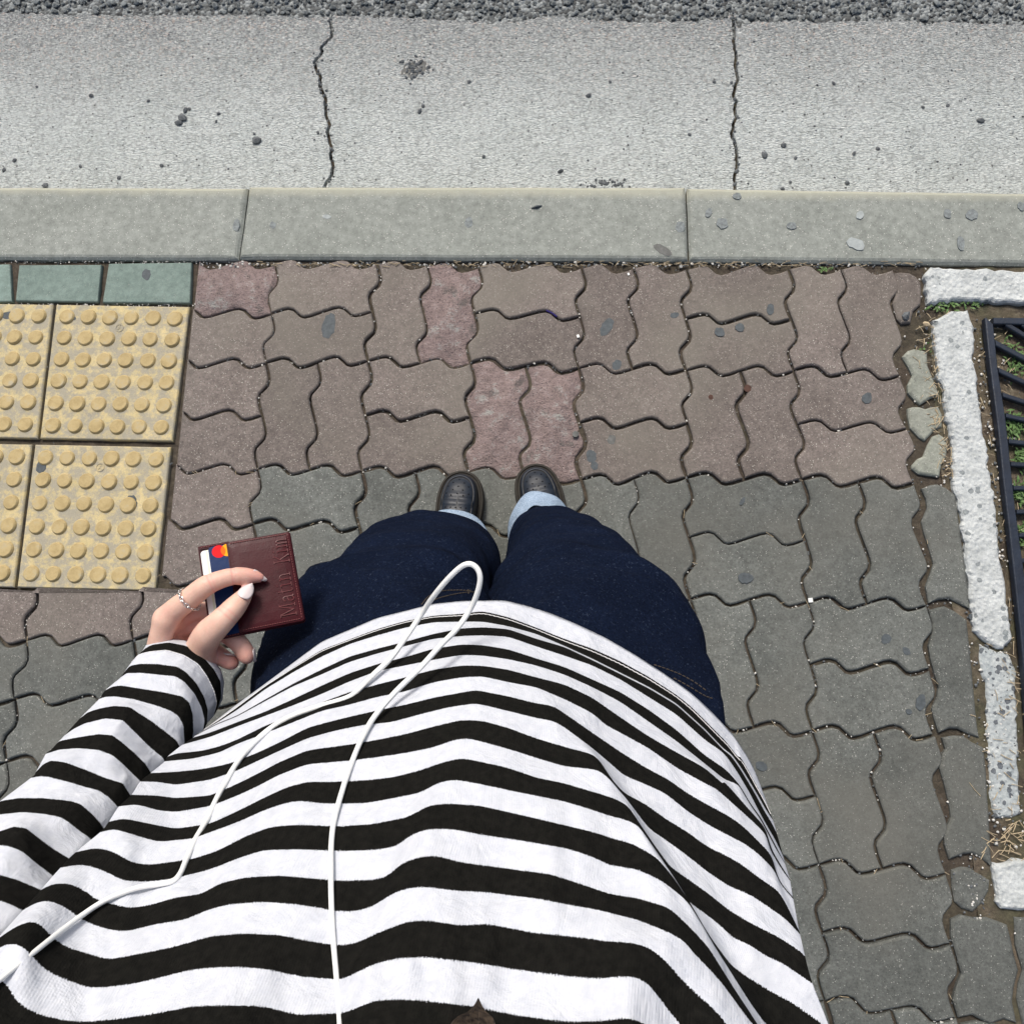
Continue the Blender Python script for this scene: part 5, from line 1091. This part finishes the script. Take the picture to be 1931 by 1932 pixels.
for P, r, a in ((IDX[-1, :3], .018, .8), (hz(820, 690, .008), .016, .75), (hz(1000, 690, .006), .016, .8), (THB[-2, :3], .010, .35), (RNG[-1, :3], .016, .8), (PNK[-1, :3], .018, 1.), (hz(500, 1080, -.02), .02, .7), (hz(430, 980, -.004), .014, .35), (hz(650, 860, .006), .012, .5), (hz(860, 1300, -.02), .02, .9)): flush(P, r, a)
def crease_tint(P, fr, amp, wid=.0009, reach=.013):
    d = np.r_[0, np.cumsum(np.linalg.norm(np.diff(P[:, :3], axis=0), axis=1))]; x = fr * d[-1]; c_ = np.array([np.interp(x, d, P[:, q]) for q in range(3)]); t_ = np.array([np.interp(min(d[-1], x + .003), d, P[:, q]) for q in range(3)]) - c_; t_ /= np.linalg.norm(t_)
    r_ = HV - c_; al_ = r_ @ t_; rd = np.linalg.norm(r_ - al_[:, None] * t_, axis=1); fv[:len(HV)] = np.maximum(fv[:len(HV)], amp * np.exp(-(al_ / wid) ** 2) * (rd < reach))
for P_, f_, a_ in ((IDX, .545, 1.), (IDX, .575, .6), (IDX, .745, 1.), (IDX, .77, .6), (THB, .66, .7), (THB, .70, .5), (RNG, .68, .8)): crease_tint(P_, f_, a_)
mott = vnoise(HV, 140, 3) * .5 + vnoise(HV, 320, 4) * .3; fv[:len(HV)] = np.clip(fv[:len(HV)] + .22 * mott + .06, 0, 1)
fa_.data.foreach_set('value', fv)
# nails
def nail(P, dirv, nrm, L_, Wd, curve, name='nail', base=.25):
    dirv = dirv / np.linalg.norm(dirv); nrm = nrm - dirv * nrm.dot(dirv); nrm /= np.linalg.norm(nrm); sd2 = np.cross(dirv, nrm); V = []; n1, n2 = 16, 11
    for a in range(n1):
        s_ = a / (n1 - 1); wd = Wd * (math.sin(math.pi * (.30 + .70 * s_)) ** .62 if s_ < .999 else .05) * (1 if s_ > .12 else .90 + .8 * s_); wd = max(wd, Wd * .06)
        st = -.06 * (1 - s_) ** 6
        for c_ in range(n2):
            t = (c_ / (n2 - 1)) * 2 - 1; bs = .10 * L_ * (t * t) * (1 - s_) ** 2
            V.append(P + dirv * (L_ * s_ + bs) + sd2 * (wd * t) + nrm * (curve * Wd * (1 - t * t) * .75 - .10 * L_ * s_ ** 2.2))
    V = np.array(V); V2 = V - nrm * .00055; F = []
    for a in range(n1 - 1):
        for c_ in range(n2 - 1):
            q = a * n2 + c_; F += [(q, q + n2, q + n2 + 1, q + 1), (n1 * n2 + q, n1 * n2 + q + 1, n1 * n2 + q + n2 + 1, n1 * n2 + q + n2)]
    rim = [c_ for c_ in range(n2)] + [a * n2 + n2 - 1 for a in range(1, n1)] + [(n1 - 1) * n2 + c_ for c_ in range(n2 - 2, -1, -1)] + [a * n2 for a in range(n1 - 2, 0, -1)]
    for a in range(len(rim)): p_, q_ = rim[a], rim[(a + 1) % len(rim)]; F.append((p_, q_, n1 * n2 + q_, n1 * n2 + p_))
    return mesh(name, np.vstack([V, V2]), F, M['nail'], body, smooth=True)
cdir = WR[:, 2]
tv = lambda x, y, o: CAM - hz(x, y, o)
n_up = CAM - hz(1000, 860, .02); n_up /= np.linalg.norm(n_up)
nail(hz(1005, 858, .0225), hz(1110, 712, .0185) - hz(1005, 858, .0215), n_up * .9 + WR @ np.array([-.25, .10, 0]), np.linalg.norm(hz(1110, 712, .0185) - hz(1005, 858, .0215)), .0066, .45)
n_i = WR @ np.array([.25, .62, .80])
nail(hz(1112, 600, .0160), hz(1252, 682, .0085) - hz(1112, 600, .0150), n_i, np.linalg.norm(hz(1252, 682, .0085) - hz(1112, 600, .0150)), .0052, .55)
n_r = WR @ np.array([.95, .02, -.05])
nail(hz(1112, 1330, -.016), hz(1140, 1462, -.020) - hz(1112, 1330, -.016), n_r, .0135, .0056, .5)
nail(hz(835, 1388, -.018), hz(960, 1392, -.022) - hz(835, 1388, -.018), WR @ np.array([.15, .9, .2]), .0125, .0045, .4)
# ring: oval silver links round the base of the index finger
rg = MB(); RC = hz(512, 868, .0095); RT = hz(600, 790, .0145) - hz(420, 935, .004); RT /= np.linalg.norm(RT); RT = RT + WR @ np.array([.0, .0, 0]); e1 = np.cross(RT, WR[:, 2]); e1 /= np.linalg.norm(e1); e2 = np.cross(e1, RT); RR = .01165; NL = 19
for k in range(NL):
    a = 2 * math.pi * k / NL; c_ = RC + RR * (math.cos(a) * e1 + math.sin(a) * e2); rad = math.cos(a) * e1 + math.sin(a) * e2; tg = -math.sin(a) * e1 + math.cos(a) * e2; wv = RT if k % 2 else (rad * .75 + RT * .35)
    wv = wv / np.linalg.norm(wv)
    lp = [c_ + tg * .0028 * math.cos(t) + wv * .00155 * math.sin(t) for t in np.linspace(0, 2 * math.pi, 15)]; rg.tube(lp, .00042, 6, False)
rg.build('finger_ring', M['silver'], None, smooth=True, label='thin silver chain ring on the index finger', category='ring')
# ---- white cable: loop over the top
CB = cv('E', []) + [(642, 1960, .0), (640, 1931, .0), (636, 1860, .0), (627, 1750, 0), (624, 1640, 0), (628, 1560, 0), (646, 1490, .0), (664, 1437, 0), (684, 1390, .001), (706, 1352, .004), (745, 1306, .010), (790, 1262, .020), (830, 1218, .03), (858, 1190, .04), (880, 1160, .05), (896, 1130, .055), (905, 1098, .058), (903, 1078, .058), (893, 1066, .058), (880, 1064, .058), (864, 1073, .056), (840, 1097, .052), (815, 1128, .045), (795, 1158, .036), (768, 1198, .026), (738, 1240, .014), (705, 1272, .006), (672, 1305, .0), (650, 1318, 0), (600, 1333, 0), (552, 1350, 0), (510, 1374, 0), (470, 1410, 0), (440, 1450, 0), (412, 1500, 0), (388, 1550, 0), (365, 1590, 0), (350, 1625, 0), (340, 1648, .001), (326, 1662, .001), (300, 1668, 0), (255, 1676, 0), (200, 1698, 0), (150, 1730, .0), (100, 1768, 0), (50, 1808, 0), (0, 1848, 0), (-40, 1885, 0)]
pts = []; last = .6
CBc = catmull([(a, b_, c_) for a, b_, c_ in CB], 6); dps = []
for u, v, o in CBc:
    d = Vector(ray(u, v)).normalized(); h = SBV.ray_cast(Vector(CAM), d)
    rl = np.linalg.norm(ray(u, v)); dep = (h[3] / rl if h[0] is not None and v > 1150 else .655); dps.append(dep - o * 1.6 - .0021)
dps = np.array(dps); m_ = smooth_rows(dps.copy(), 40); dps = np.minimum(dps, m_) if False else m_; 
raw = np.array([at_depth(u, v, dps[i_]) for i_, (u, v, o) in enumerate(CBc)])
rad = np.clip(5.3 * dps / 1448, .0012, .0021)
cb = MB(); cb.tube(raw, rad, 12)
cb.build('cable', M['cable'], None, smooth=True, label='thin white cable looping down over the striped top', category='cable')
# ---- tip of hair hanging into the picture at the lower edge
b = MB()
for k in range(46):
    s_ = (k / 45 - .5); u1 = 902 + s_ * 12; hd_ = SBV.ray_cast(Vector(CAM), Vector(ray(902, 1884)).normalized())[3] / np.linalg.norm(ray(902, 1884)) - .014; v1 = 1884 + abs(s_) * 26; u2 = 846 + (k / 45) * 92 + random.uniform(-3, 3); d1, d2 = hd_, hd_ - .08
    pth = []
    for u_, v_, o_ in ((u1, v1, .006), (u1 * .72 + u2 * .28, v1 + 14, .010), (u1 * .3 + u2 * .7, 1922, .016), (u2, 1948, .022), (u2 + s_ * 60, 2040, .04), (u2 + s_ * 90, 2140, .06)):
        h_ = SBV.ray_cast(Vector(CAM), Vector(ray(u_, v_)).normalized()); pth.append(at_depth(u_, v_, (h_[3] / np.linalg.norm(ray(u_, v_)) if h_[0] is not None else hd_) - o_))
    P = catmull(pth, 5); b.tube(P, np.linspace(.0003, .0010, len(P)), 4)
b.build('hair', M['hair'], person)
